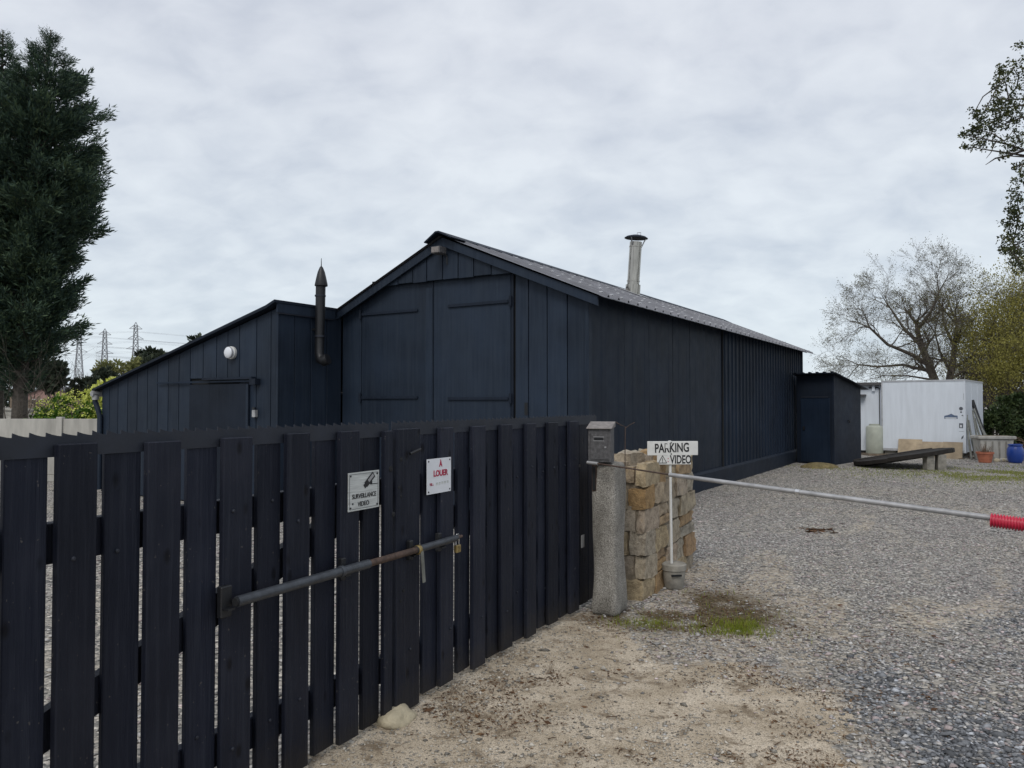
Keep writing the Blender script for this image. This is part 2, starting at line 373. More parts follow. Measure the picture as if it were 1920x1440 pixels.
# ------------------------------------------------------------------ frames of the place
BA = R(-31.95)                                   # the barn's turn
AX, AY = 1.0, 10.1                               # barn's nearest corner
PIL = Vector((.745, 5.93, 0))
G0 = Vector((-.896, 3.446, 0)); GD = Vector((.4855, .874, 0)).normalized(); GN = Vector((GD.y, -GD.x, 0))
GA = math.atan2(GD.y, GD.x)
def gate_t(px, off=0.0):
    k = (px - 960) / FPX; q = G0 + GN*off; return (q.y*k - q.x) / (GD.x - GD.y*k)

# ------------------------------------------------------------------ ground zones
def zones(x, y):
    dg = (x - G0.x)*GN.x + (y - G0.y)*GN.y                 # >0 on the road side of the gate line
    al = (x - G0.x)*GD.x + (y - G0.y)*GD.y
    n1 = fbm(x, y, 1.3, 1); n2 = fbm(x, y, 2.7, 5); n3 = fbm(x, y, .45, 9)
    lim = 5.15 + .75*sst((1.05 - x)/.5) + .9*(n1 - .5)
    sand = sst((1.98 - x + 1.0*(n2 - .5))/.75) * sst((lim + .35 - y)/1.3) * sst((dg + .12)/.08)
    slate = sst((5.3 - y + 3.2*(n1 - .5) + .9*(x-2.4))/2.2) * sst((x - 1.5 + .6*(n2-.5))/.5) * sst((dg + .05)/.1) * (.45 + .75*n2)
    xr_, yr_ = x*.87 - y*.5, x*.5 + y*.87
    patch = sst((fbm(xr_*1.5, yr_*.45, .85, 21) - .53)/.10) * sst((dg + .1)/.2) * (x > 0) * sst((17-y)/7)
    ct = (x-2.7)*.94 - (y-3.0)*.35
    for c0 in (-.35, 1.15): sand = np.maximum(sand, .40*np.exp(-((ct-c0+.25*(n3-.5))/.20)**2)*sst((n1-.25)/.3)*sst((dg-.3)/.3)*sst((15-y)/5)*(1-.5*slate))
    sand = np.maximum(sand, .46*patch*(1-.6*slate))
    moss = np.exp(-(((x-1.66)/.40)**2 + ((y-6.0)/.62)**2)) + np.exp(-(((x-1.25)/.25)**2 + ((y-5.9)/.3)**2)) + .9*np.exp(-(((x-.95)/.4)**2 + ((y-5.72)/.28)**2))
    moss = np.clip(moss * sst((n2-.16)/.36) * 1.15, 0, 1) * sst((dg+.1)/.1)
    grass = sst((fbm(x, y, 9, 55)-.38)/.2)*(np.exp(-(((x-1.58)/.20)**2 + ((y-5.50)/.16)**2))*1.3 + np.exp(-(((x-1.86)/.10)**2 + ((y-5.62)/.07)**2))) + .5*np.exp(-(((x-.98)/.2)**2 + ((y-5.62)/.1)**2))
    far = 1.15*np.exp(-(((x-11.4)/2.6)**2 + ((y-16.9)/1.7)**2)) + .7*np.exp(-(((x-8.0)/.7)**2 + ((y-19.2)/.8)**2))
    grass = np.clip(grass * (.3 + 1.3*n2) + far * sst((n1-.30)/.3), 0, 1)
    return sand, slate, moss, grass
def gh(x, y):
    return .018*(fbm(x, y, .9, 31) - .5) + .010*(fbm(x, y, 4.0, 37) - .5)

xs = np.unique(np.r_[-700, -400, -200, -100, -60, -35, np.linspace(-22, -9, 14), np.linspace(-8.8, 5.0, 230), np.linspace(5.08, 18, 110), np.linspace(19, 30, 10), 45, 70, 120, 220, 400, 700])
ys = np.unique(np.r_[-200, -80, -30, -12, -5, np.linspace(-3, 1.8, 8), np.linspace(2.0, 8.0, 130), np.linspace(8.08, 24, 130), np.linspace(25, 45, 14), 60, 90, 140, 240, 400, 700, 1200])
GX, GY = np.meshgrid(xs, ys); nx, ny = len(xs), len(ys)
gx, gy = GX.ravel(), GY.ravel()
near = sst((30 - np.hypot(gx, gy-8))/6)
V = np.c_[gx, gy, gh(gx, gy)*near]
i = np.arange((ny-1)*(nx-1)); r_, c_ = i // (nx-1), i % (nx-1); b0 = r_*nx + c_
F = np.c_[b0, b0+1, b0+nx+1, b0+nx]
def ground_mat():
    m, t, b = mat_new('gravel_and_sand')
    at_ = N(t, 'ShaderNodeAttribute'); at_.attribute_name = 'tone'; se = N(t, 'ShaderNodeSeparateColor'); t.links.new(at_.outputs['Color'], se.inputs[0])
    at2 = N(t, 'ShaderNodeAttribute'); at2.attribute_name = 'grass'
    v = worldpos(t)
    vo = N(t, 'ShaderNodeTexVoronoi'); vo.inputs['Scale'].default_value = 42; t.links.new(v, vo.inputs['Vector'])
    vo2 = N(t, 'ShaderNodeTexVoronoi'); vo2.inputs['Scale'].default_value = 95; t.links.new(v, vo2.inputs['Vector'])
    sv = N(t, 'ShaderNodeSeparateColor'); t.links.new(vo.outputs['Color'], sv.inputs[0])
    g1 = rampnode(t, sv.outputs[0], [(.0, (.10,.10,.10)), (.3, (.205,.20,.19)), (.6, (.32,.302,.278)), (.85, (.405,.375,.34)), (1, (.58,.555,.515))])
    pat = noise(t, v, .55, 5, .6)
    g1 = mixc(t, 1.0, g1, rampnode(t, pat, [(.3, (.86,.84,.86)), (.5, (1,.99,.96)), (.7, (1.12,1.06,.95))]), 'MULTIPLY')
    sl = rampnode(t, sv.outputs[1], [(.0, (.07,.073,.08)), (.4, (.13,.135,.145)), (.8, (.205,.21,.22)), (1, (.36,.36,.36))])
    sa = rampnode(t, noise(t, v, 3.0, 7, .65), [(.25, (.25,.20,.14)), (.43, (.40,.335,.25)), (.58, (.51,.44,.345)), (.76, (.62,.55,.445))])
    sa = mixc(t, 1.0, sa, rampnode(t, noise(t, v, 160, 3, .6), [(.33, (.50,.48,.45)), (.5, (1,1,1)), (.67, (1.35,1.32,1.28))]), 'MULTIPLY')
    sa = mixc(t, M_(t, 'MULTIPLY', M_(t, 'GREATER_THAN', noise(t, v, 44, 3, .6), .60), .6), sa, (.17,.135,.10))
    mot_ = N(t, 'ShaderNodeMapRange'); t.links.new(noise(t, v, 4.6, 7, .72, .6), mot_.inputs[0]); mot_.inputs[1].default_value = .53; mot_.inputs[2].default_value = .61; mot_.inputs[4].default_value = .78
    sa = mixc(t, mot_.outputs[0], sa, (.155,.115,.075))
    lim_ = M_(t, 'GREATER_THAN', noise(t, v, 60, 3, .6), .68); sa = mixc(t, M_(t, 'MULTIPLY', lim_, .5), sa, (.58,.55,.50))
    edge = M_(t, 'MULTIPLY', M_(t, 'SUBTRACT', noise(t, v, 22, 4, .7), .5), .9)
    fs = N(t, 'ShaderNodeMapRange'); t.links.new(M_(t, 'ADD', se.outputs[0], edge), fs.inputs[0]); fs.inputs[1].default_value = .35; fs.inputs[2].default_value = .6
    fl = N(t, 'ShaderNodeMapRange'); t.links.new(M_(t, 'ADD', se.outputs[1], edge), fl.inputs[0]); fl.inputs[1].default_value = .3; fl.inputs[2].default_value = .65
    c = mixc(t, fl.outputs[0], g1, sl); c = mixc(t, fs.outputs[0], c, sa)
    mo = rampnode(t, noise(t, v, 30, 4, .7), [(.3, (.045,.036,.022)), (.5, (.11,.085,.05)), (.72, (.22,.18,.12))])
    fm = N(t, 'ShaderNodeMapRange'); t.links.new(M_(t, 'ADD', se.outputs[2], M_(t, 'MULTIPLY', edge, .9)), fm.inputs[0]); fm.inputs[1].default_value = .2; fm.inputs[2].default_value = .75
    c = mixc(t, fm.outputs[0], c, mo)
    gr = rampnode(t, noise(t, v, 25, 4, .7), [(.3, (.085,.075,.035)), (.5, (.15,.14,.055)), (.72, (.25,.22,.11))])
    fg = N(t, 'ShaderNodeMapRange'); t.links.new(M_(t, 'ADD', at2.outputs['Fac'], M_(t, 'MULTIPLY', edge, .8)), fg.inputs[0]); fg.inputs[1].default_value = .3; fg.inputs[2].default_value = .8; fg.inputs[4].default_value = .85
    c = mixc(t, fg.outputs[0], c, gr)
    t.links.new(c, b.inputs['Base Color']); b.inputs['Roughness'].default_value = .95; b.inputs['Specular IOR Level'].default_value = .2
    hg = M_(t, 'SUBTRACT', 1.0, vo.outputs['Distance']); hs = M_(t, 'ADD', noise(t, v, 60, 5, .7), M_(t, 'MULTIPLY', noise(t, v, 170, 2), .4))
    hm = N(t, 'ShaderNodeMix', data_type='FLOAT'); t.links.new(fs.outputs[0], hm.inputs[0]); t.links.new(hg, hm.inputs[2]); t.links.new(M_(t, 'MULTIPLY', hs, .45), hm.inputs[3])
    bump(t, b, hm.outputs[0], .9, .014)
    return m
MT['ground'] = ground_mat()
sa_, sl_, mo_, gr_ = zones(gx, gy)
ground = nparr('ground', V, F, MT['ground'], None, True, np.c_[sa_, sl_, mo_])
ga = ground.data.attributes.new('grass', 'FLOAT', 'POINT'); ga.data.foreach_set('value', np.asarray(gr_, dtype=np.float32))
tag(ground, 'gravel yard with bare sandy drive in front of the gate', None, None, 'structure')

# loose stone chips, lying on the ground
def chip_mat():
    m, t, b = mat_new('stone_chip'); a = N(t, 'ShaderNodeAttribute'); a.attribute_name = 'tone'
    c = mixc(t, 1.0, a.outputs['Color'], rampnode(t, noise(t, worldpos(t), 120, 2), [(.3, (.8,.8,.8)), (.7, (1.15,1.15,1.15))]), 'MULTIPLY')
    t.links.new(c, b.inputs['Base Color']); b.inputs['Roughness'].default_value = .85; b.inputs['Specular IOR Level'].default_value = .3
    return m
MT['chip'] = chip_mat()
rs = np.random.RandomState(11)
def to_local(x, y, ox, oy, ang):
    c, s = math.cos(-ang), math.sin(-ang); dx, dy = x-ox, y-oy; return dx*c - dy*s, dx*s + dy*c
def blocked(x, y):
    lx, ly = to_local(x, y, AX, AY, BA)
    b_ = (lx > -4.43) & (lx < .04) & (ly > 0) & (ly < 13.5)
    b_ |= (lx > -9.05) & (lx < -4.43) & (ly > -1.33) & (ly < 6)
    dg = (x-G0.x)*GN.x + (y-G0.y)*GN.y; al = (x-G0.x)*GD.x + (y-G0.y)*GD.y
    b_ |= (al > 3.2) & (al < 4.95) & (dg > -.5) & (dg < .33)
    return b_
def octa(P, size, flat, tone, rs, name, mat):
    n = len(P); base = np.array([(1,0,0),(0,1,0),(-1,0,0),(0,-1,0),(0,0,1),(0,0,-1)], float)
    v = np.repeat(base[None], n, 0) * rs.uniform(.65, 1.25, (n, 6, 1)) + rs.uniform(-.22, .22, (n, 6, 3))
    v *= np.c_[size*rs.uniform(1.0, 1.7, n), size, size*flat][:, None, :]
    a = rs.uniform(0, 2*np.pi, n); tl = rs.normal(0, .22, n)
    c, s = np.cos(tl)[:, None], np.sin(tl)[:, None]
    y, z = v[:,:,1]*c - v[:,:,2]*s, v[:,:,1]*s + v[:,:,2]*c
    c, s = np.cos(a)[:, None], np.sin(a)[:, None]
    x2, y2 = v[:,:,0]*c - y*s, v[:,:,0]*s + y*c
    W = np.stack([x2, y2, z], 2) + P[:, None, :]
    f = np.array([(0,1,4),(1,2,4),(2,3,4),(3,0,4),(1,0,5),(2,1,5),(3,2,5),(0,3,5)])
    Fc = (f[None] + (np.arange(n)*6)[:, None, None]).reshape(-1, 3)
    return nparr(name, W.reshape(-1, 3), Fc, mat, None, False, np.repeat(tone, 6, 0))
def scatter(x0, x1, y0, y1, dens, rs):
    n = int((x1-x0)*(y1-y0)*dens); return rs.uniform(x0, x1, n), rs.uniform(y0, y1, n)
PX, PY, PS = [], [], []
for (x0, x1, y0, y1, de, sz) in ((.6, 5.2, 2.3, 6.2, 3600, .0096), (.6, 7.5, 6.2, 9.5, 2300, .0090), (1.5, 11, 9.5, 14, 900, .0105), (3, 15, 14, 21.5, 260, .0125), (-7.5, 1.0, 2.0, 9.0, 420, .0125), (-11.5, -1, 9.0, 15.3, 110, .015)):
    x, y = scatter(x0, x1, y0, y1, de, rs)
    pxl = 960 + FPX*x/np.maximum(y, .1); k = (pxl > -350) & (pxl < 2300) & ~blocked(x, y)
    PX.append(x[k]); PY.append(y[k]); PS.append(np.full(k.sum(), sz))
x = np.concatenate(PX); y = np.concatenate(PY); s0 = np.concatenate(PS)
sa_, sl_, mo_, gr_ = zones(x, y)
keep = rs.rand(len(x)) < np.clip(1.02 - 1.0*sst((sa_ + (fbm(x, y, 6, 3)-.5)*.6)*1.3) - .45*mo_ - .6*gr_, .012, 1) * np.where(y < 6.2, .35 + .65*np.clip(sl_+ .3, 0, 1), .75)
x, y, s0, sl_, sa_ = x[keep], y[keep], s0[keep], sl_[keep], sa_[keep]
n = len(x); u = rs.rand(n)
grey = np.interp(u, [0, .25, .55, .85, 1], [.14, .24, .33, .43, .60])[:, None] * np.array([1.0, .965, .92])
pink = rs.rand(n) < .2; grey[pink] *= np.array([1.06, .93, .95])
slt = np.interp(u, [0, .3, .7, .93, 1], [.07, .13, .20, .31, .52])[:, None] * np.array([.955, .99, 1.05])
tone = np.where((rs.rand(n) < sl_*.95)[:, None], slt, grey)
size = s0 * rs.lognormal(0, .33, n) * (1 + .25*sl_)
P = np.c_[x, y, gh(x, y) + size*.22]
tag(octa(P, size, .42, tone, rs, 'gravel_chips', MT['chip']), 'loose grey gravel and slate chips over the yard', 'gravel', None, 'stuff')
# fine grit on the sand
x, y = scatter(-1.2, 2.4, 2.4, 6.2, 2600, rs); sa_, sl_, mo_, gr_ = zones(x, y)
k = (rs.rand(len(x)) < sa_*(.15 + .85*sst((fbm(x, y, 2.2, 61)-.42)/.25))) & ~blocked(x, y); x, y = x[k], y[k]; n = len(x)
tone = np.interp(rs.rand(n), [0,.3,.7,1], [.12,.24,.38,.55])[:, None]*np.array([1.03,.95,.82]); size = .0042*rs.lognormal(0, .45, n)
tag(octa(np.c_[x, y, gh(x, y)+size*.3], size, .6, tone, rs, 'sand_grit', MT['chip']), 'fine tan grit strewn over the bare sandy drive', 'grit', None, 'stuff')
# leaf litter flakes and crumbs in clumps
def flakes(P, size, rs, name, mat, tilt=.45, aspect=1.7):
    n = len(P); base = np.array([(-1,0,0),(0,-.55,.0),(1,0,0),(0,.55,0)], float)
    v = np.repeat(base[None], n, 0)*np.c_[size*aspect, size, size][:, None, :]; v[:,:,2] += rs.uniform(-.4,.4,(n,4))*size[:,None]
    a = rs.uniform(0, 2*np.pi, n); tl = rs.normal(0, tilt, n)
    c, s = np.cos(tl)[:,None], np.sin(tl)[:,None]; yy, zz = v[:,:,1]*c - v[:,:,2]*s, v[:,:,1]*s + v[:,:,2]*c
    c, s = np.cos(a)[:,None], np.sin(a)[:,None]; W = np.stack([v[:,:,0]*c - yy*s, v[:,:,0]*s + yy*c, zz], 2) + P[:,None,:]
    return nparr(name, W.reshape(-1,3), np.arange(n*4).reshape(-1,4), mat)
x, y = scatter(-1.2, 3.0, 2.4, 7.2, 5200, rs); sa_, sl_, mo_, gr_ = zones(x, y)
cl = sst((fbm(x*1.0+.35*y, y*1.0, 2.6, 77) - .545)/.06)*sst((fbm(x, y, .7, 83)-.34)/.2)
wpr = np.clip(cl*sa_*1.3 + mo_*.9 + .035*sa_, 0, 1)
dgx = (x-G0.x)*GN.x + (y-G0.y)*GN.y
for (qx, qy, qa, qb) in ((1490,1370,.10,.22), (1440,1330,.08,.12), (1300,1282,.16,.07), (1395,1272,.14,.08), (1180,1262,.14,.05), (1270,1355,.05,.06), (1560,1385,.09,.12), (1600,1250,.12,.08), (1240,1225,.2,.06), (1330,1230,.16,.07)):
    q_l = ground_at(qx, qy); wpr = np.maximum(wpr, .95*np.exp(-(((x-q_l.x)/qa)**2 + ((y-q_l.y)/qb)**2))*sst((fbm(x, y, 14, 71)-.36)/.18))
k = (rs.rand(len(x)) < wpr) & ~blocked(x, y) & (dgx > .05); x, y = x[k], y[k]
xe, ye = rs.normal(3.79, .11, 90), rs.normal(9.7, .10, 90); x = np.r_[x, xe]; y = np.r_[y, ye]
size = .0034*rs.lognormal(0, .5, len(x)); size[-90:] *= 5.4
tag(flakes(np.c_[x, y, gh(x, y)+.004+.004*rs.rand(len(x))], size, rs, 'leaf_litter', MT['litter']), 'brown leaf crumbs and moss litter in patches on the sand', 'leaf litter', None, 'stuff')
# fallen twigs
mt_ = MB(); rt = random.Random(33)
for k in range(46):
    tx, ty = rt.uniform(-.4, 3.2), rt.uniform(2.7, 7.2)
    if (tx-G0.x)*GN.x + (ty-G0.y)*GN.y < .2 or blocked(np.array([tx]), np.array([ty]))[0]: continue
    an_ = rt.uniform(0, 6.28); l_ = rt.uniform(.03, .13); zt0 = float(gh(np.array([tx]), np.array([ty]))[0]) + .009
    mt_.tube([(tx, ty, zt0), (tx+l_*.5*math.cos(an_)+rt.uniform(-.008,.008), ty+l_*.5*math.sin(an_), zt0+rt.uniform(0,.008)), (tx+l_*math.cos(an_+.2), ty+l_*math.sin(an_+.2), zt0)], [.0030,.0026,.0012], 4)
tag(mt_.build('fallen_twigs', MT['twig']), 'small dry twigs scattered over sand and gravel', 'twigs', None, 'stuff')
# grass blades
def blades(x, y, h, w, rs, name, mat, label):
    n = len(x); a = rs.uniform(0, 2*np.pi, n); lean = rs.uniform(.1, .9, n)*h
    z = gh(x, y); dx, dy = np.cos(a), np.sin(a); b = rs.uniform(0, 2*np.pi, n); ex, ey = np.cos(b)*lean, np.sin(b)*lean
    V0 = np.stack([x-dx*w, y-dy*w, z-.003], 1); V1 = np.stack([x+dx*w, y+dy*w, z-.003], 1); V2 = np.stack([x+ex, y+ey, z+h], 1)
    V_ = np.stack([V0, V1, V2], 1).reshape(-1,3)
    return tag(nparr(name, V_, np.arange(n*3).reshape(-1,3), mat), label, 'grass', None, 'stuff')
x, y = scatter(.6, 2.2, 5.1, 6.6, 15000, rs); _,_,mo_,gr_ = zones(x, y); k = (rs.rand(len(x)) < gr_*1.1 + .012*mo_) & ~blocked(x, y)
blades(x[k], y[k], rs.uniform(.014, .060, k.sum()), .0024, rs, 'grass', MT['grass'], 'small green grass and moss tuft by the stone pier foot')
x, y = scatter(6.5, 16.5, 13.5, 20, 900, rs); _,_,mo_,gr_ = zones(x, y); k = (rs.rand(len(x)) < gr_*.8) & ~blocked(x, y)
blades(x[k], y[k], rs.uniform(.015, .05, k.sum()), .006, rs, 'grass', MT['grass'], 'thin worn grass strip near the blue barrel and pot')

# ------------------------------------------------------------------ barn
W_, L_, HE, XR, HR = 4.43, 13.5, 3.07, -2.31, 4.03
def roofz(x): return HE + (HR-HE)*(x/XR) if x > XR else HE + (HR-HE)*((x+W_)/(XR+W_))
def barn_w(px):
    k = (px-960)/FPX; cx_, sx_ = math.cos(BA), -math.sin(BA); return (AX - k*AY)/(cx_ + k*sx_)
barn = thing('barn', 'long black gabled barn with double doors and ribbed metal roof', 'barn', (AX, AY, 0), BA)
MB().prism([(-W_+.06,0),(-.06,0),(-.06,roofz(-.06)-.03),(XR,HR-.03),(-W_+.06,roofz(-W_+.06)-.03)], 'y', .05, .10).build('wall', MT['gap'], barn)
MB().box(-.11, -.05, .10, L_-.1, 0, HE-.03).build('wall', MT['gap'], barn)
MB().box(-W_, -W_+.06, .10, L_, 0, HE-.03).build('wall', MT['barn'], barn)
MB().prism([(-W_+.06,0),(-.05,0),(-.05,HE-.05),(XR,HR-.04),(-W_+.06,HE-.05)], 'y', L_-.06, L_).build('wall', MT['barn'], barn)
def gable_board(x0, x1, z0, y0, y1, g=.006, drop=.025):
    poly = [(x0+g, z0), (x1-g, z0), (x1-g, roofz(x1-g)-drop)]
    if x0 < XR < x1: poly.append((XR, HR-drop))
    poly.append((x0+g, roofz(x0+g)-drop))
    return MB().prism(poly, 'y', y0, y1).build('wall_board', MT['barn'], barn, bevel=.004)
e = [-barn_w(p) for p in (965, 990, 1025, 1063)] + [-.005]
for a, b in zip(e[:-1], e[1:]): gable_board(a, b, .02, .012, .05)
gable_board(-W_+.005, -barn_w(676), .02, .012, .05)
e = [-barn_w(p) for p in (700, 725, 751, 779, 805, 835, 864, 893, 926, 963)]
for a, b in zip(e[:-1], e[1:]): gable_board(a, b, 3.40 + .02*random.random(), -.075, -.04, .007)
MB().box(e[0], e[-1], -.038, .045, 3.43, 3.50).build('lintel', MT['gap'], barn)
# door leaves
def door_leaf(x0, x1, stile_at):
    top = 3.42; poly = [(x0, .05), (x1, .05), (x1, min(top, roofz(x1)-.08))]
    xc = None
    if roofz(x0)-.08 < top:
        xc = -W_ + (top + .08 - HE)*(XR+W_)/(HR-HE); poly.append((xc, top))
    poly.append((x0, min(top, roofz(x0)-.08)))
    d = MB().prism(poly, 'y', .005, .045).build('door', MT['barn'], barn, bevel=.004)
    if stile_at is not None: MB().box(stile_at, stile_at+.12, -.003, .004, .06, top-.1).build('stile', MT['barn'], d, bevel=.002)
    return d
xa, xb, xc_ = -barn_w(676)+.012, -barn_w(812), -barn_w(957)
d1 = door_leaf(xa, xb-.006, xb-.14); d2 = door_leaf(xb+.006, xc_, None)
def strap(parent, x0, x1, z, hx):
    MB().box(x0, x1, -.022, -.009, z-.022, z+.022).build('hinge_strap', MT['barn_dark'], parent, bevel=.003)
    MB().tube([(hx, -.02, z-.07), (hx, -.02, z+.07)], .022, 8).build('hinge_pin', MT['barn_dark'], parent, True)
for z in (3.02, 1.66): strap(d2, xb+.28, xc_-.03, z, xc_+.012)
for z in (3.0, 1.68): strap(d1, xa+.02, xa+1.15, z, xa-.006)
MB().box(xc_+.012, xc_+.05, 0.0, .0115, .05, 3.4).build('jamb', MT['barn_dark'], barn)
MB().box(-barn_w(983), -barn_w(983)+.05, .004, .0115, 1.43, 1.60).build('keyhole_slot', MT['gap'], barn)
# barge boards
for (x0, x1) in ((-W_-.16, XR), (XR, .20)):
    z0 = HE + (HR-HE)*(x0+W_)/(XR+W_) if x0 < XR-.01 else HR; z1 = HR if x1 == XR else HE + (HR-HE)*(x1/XR)
    MB().prism([(x0, z0-.14), (x1, z1-.14), (x1, z1-.01), (x0, z0-.01)], 'y', -.125, -.09).build('barge_board', MT['barn'], barn, bevel=.004)
# side wall of ribbed sheets above a plinth
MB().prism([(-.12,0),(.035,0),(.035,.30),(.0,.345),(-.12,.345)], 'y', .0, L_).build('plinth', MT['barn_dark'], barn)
def wall_sheet(y0, y1, pitch, dep, z0, z1, lift):
    pr = []; nn = max(2, round((y1-y0)/pitch)); p = (y1-y0)/nn
    for i in range(nn):
        a = y0 + i*p
        pr += [(a, 0), (a+p*.58, 0), (a+p*.66, dep), (a+p*.90, dep)]
    pr.append((y1, 0)); o_ = [(y1, -.012), (y0, -.012)]
    poly = [(yy, lift+d) for yy, d in pr] + [(yy, lift+d) for yy, d in o_]
    m = MB(); m.prism([(b, a) for a, b in poly], 'z', z0, z1)
    return m.build('wall_sheet', MT['metal_wall'], barn)
yy = .11; seams = [.11, 1.25, 2.2, 3.25, 4.1, 5.05, 6.0]
for a, b in zip(seams[:-1], seams[1:]): wall_sheet(a+.006, b-.006, .48, .005, .335, HE-.02, -.032 + random.uniform(-.003, .003))
seams = np.linspace(6.0, L_, 8)
for a, b in zip(seams[:-1], seams[1:]): wall_sheet(a+.004, b-.004, .27, .026, .325, HE-.02, -.034 + random.uniform(-.002, .002))
MB().box(-.05, .012, -.006, .10, .0, HE-.04).build('corner_trim', MT['barn'], barn, bevel=.004)
MB().box(-.045, -.002, 5.985, 6.015, .345, HE-.03).build('joint_cover', MT['gap'], barn)
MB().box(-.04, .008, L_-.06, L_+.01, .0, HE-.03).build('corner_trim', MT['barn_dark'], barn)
# roof sheets
def roof_sheet(y0, y1, side):
    p = .333; rise = .034; nn = 3; pw = (y1-y0)/nn; pr = []
    for i in range(nn):
        a = y0 + i*pw
        pr += [(a, 0), (a+.012, rise*.0), (a+pw-.085, 0), (a+pw-.062, rise), (a+pw-.035, rise), (a+pw-.012, 0)]
    pr.append((y1, 0))
    if side > 0: xe, ze = .24, HE + (HR-HE)*(.24/XR); x2, z2 = XR+.02, HR
    else: xe = -W_-.26; ze = HE + (HR-HE)*((xe+W_)/(XR+W_)); x2, z2 = XR-.02, HR
    m = MB(); vs = []; n_ = len(pr)
    for (xx, zz) in ((xe, ze), (x2, z2)):
        for a, d in pr: vs.append((xx, a, zz+d+.012))
    for (xx, zz) in ((xe, ze), (x2, z2)):
        for a, d in pr: vs.append((xx, a, zz+d+.004))
    fs = []
    for i in range(n_-1):
        fs += [(i, i+1, n_+i+1, n_+i), (2*n_+i, 3*n_+i, 3*n_+i+1, 2*n_+i+1), (i, 2*n_+i, 2*n_+i+1, i+1)]
    m.add(vs, fs)
    if side > 0:
        for i in range(nn):
            a = y0 + i*pw
            sl_e = (HR-HE)/XR; m.add([(xe-.001,a+.004,ze+.013),(xe-.001,a+pw-.05,ze+.013),(xe+.075,a+pw-.055,ze+.013+.075*sl_e),(xe+.075,a+.008,ze+.013+.075*sl_e),(xe-.001,a+.004,ze+.004),(xe-.001,a+pw-.05,ze+.004),(xe+.075,a+pw-.055,ze+.004+.075*sl_e),(xe+.075,a+.008,ze+.004+.075*sl_e)], ((0,1,2,3),(7,6,5,4),(0,3,7,4),(1,5,6,2),(3,2,6,7)))
    return m.build('roof_sheet', MT['roofmetal'], roof)
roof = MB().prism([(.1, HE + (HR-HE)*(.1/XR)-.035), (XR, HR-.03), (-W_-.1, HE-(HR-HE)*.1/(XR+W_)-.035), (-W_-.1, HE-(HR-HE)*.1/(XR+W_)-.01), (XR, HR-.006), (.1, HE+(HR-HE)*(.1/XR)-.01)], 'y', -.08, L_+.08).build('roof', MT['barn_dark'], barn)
yr = np.linspace(-.16, L_+.22, 15)
for a, b in zip(yr[:-1], yr[1:]): roof_sheet(a, b-.002, 1); roof_sheet(a, b-.002, -1)
m = MB(); rr = random.Random(2)
for a, b in zip(yr[:-1], yr[1:]):
    pw = (b-a)/3
    for i in range(3):
        for f in (.05, .30, .55, .80):
            if rr.random() < .35: continue
            xx = lerp(.26, XR, f) ; zz = HE + (HR-HE)*(xx/XR) + .012 + .034; y_ = a + i*pw + pw - .048
            m.box(xx-.022, xx+.022, y_-.018, y_+.018, zz-.004, zz+.010)
o = m.build('screw_caps', MT['cap'], roof); o['kind'] = 'stuff'
MB().prism([(XR-.24, HR-.075), (XR-.03, HR+.062), (XR+.03, HR+.062), (XR+.26, HR-.052), (XR+.25, HR-.065), (XR+.02, HR+.04), (XR-.02, HR+.04), (XR-.23, HR-.09)], 'y', -.25, L_+.25).build('ridge_cap', MT['barn_dark'], roof)
# steel flue through the roof
fx, fy = -1.9, 5.95; fz = roofz(fx)
tl = Vector((.085, 0, 1.15)).normalized()
ch = MB().tube([Vector((fx, fy, fz-.05)), Vector((fx, fy, fz)) + tl*.22], .155, 24).tube([Vector((fx,fy,fz))+tl*.20, Vector((fx,fy,fz))+tl*1.12], .128, 28).build('chimney', MT['inox'], barn, True)
rot = Vector((0,0,1)).rotation_difference(tl).to_matrix().to_4x4(); Mf = Matrix.Translation(Vector((fx,fy,fz))) @ rot
MB().lathe([(.02,1.27),(.10,1.262),(.20,1.235),(.245,1.205),(.245,1.195),(.10,1.20),(.02,1.20)], 28, M=Mf).build('cowl', MT['barn_dark'], ch, True)
for k in range(3):
    a = 2*math.pi*k/3 + .4
    m = MB().tube([Mf @ Vector((.13*math.cos(a), .13*math.sin(a), 1.03)), Mf @ Vector((.165*math.cos(a), .165*math.sin(a), 1.12)), Mf @ Vector((.21*math.cos(a), .21*math.sin(a), 1.21))], .012, 6).build('cowl_strut', MT['steel'], ch)
for z in (.30, 1.02): MB().lathe([(.128,z-.015),(.136,z-.012),(.136,z+.012),(.128,z+.015)], 28, M=Mf).build('clamp_band', MT['inox'], ch, True)
MB().tube([Mf @ Vector((.03,-.03,1.25)), Mf @ Vector((.03,-.03,1.31)), Mf @ Vector((.11,-.03,1.31)), Mf @ Vector((.11,-.03,1.24))], .008, 6).build('lifting_loop', MT['steel'], ch)
MB().prism([(fx-.26, roofz(fx-.26)+.058), (fx+.26, roofz(fx+.26)+.058), (fx+.26, roofz(fx+.26)+.066), (fx-.26, roofz(fx-.26)+.066)], 'y', fy-.26, fy+.26).build('flashing', MT['trailer_trim'], ch)
# floodlight under the ridge
fl = thing('floodlight', 'small dark floodlight box under the barn ridge end', 'light', (AX, AY, 0), BA)
MB().box(XR-.07, XR+.09, -.30, -.13, 3.76, 3.86).build('housing', MT['letterbox'], fl, bevel=.01)
MB().box(XR-.055, XR+.075, -.304, -.298, 3.772, 3.848).build('lens', MT['letterroof'], fl)
MB().tube([(XR+.01, -.135, 3.80), (XR+.06, -.08, 3.74), (XR+.06, -.076, 3.62)], .012, 6).build('bracket', MT['black'], fl)

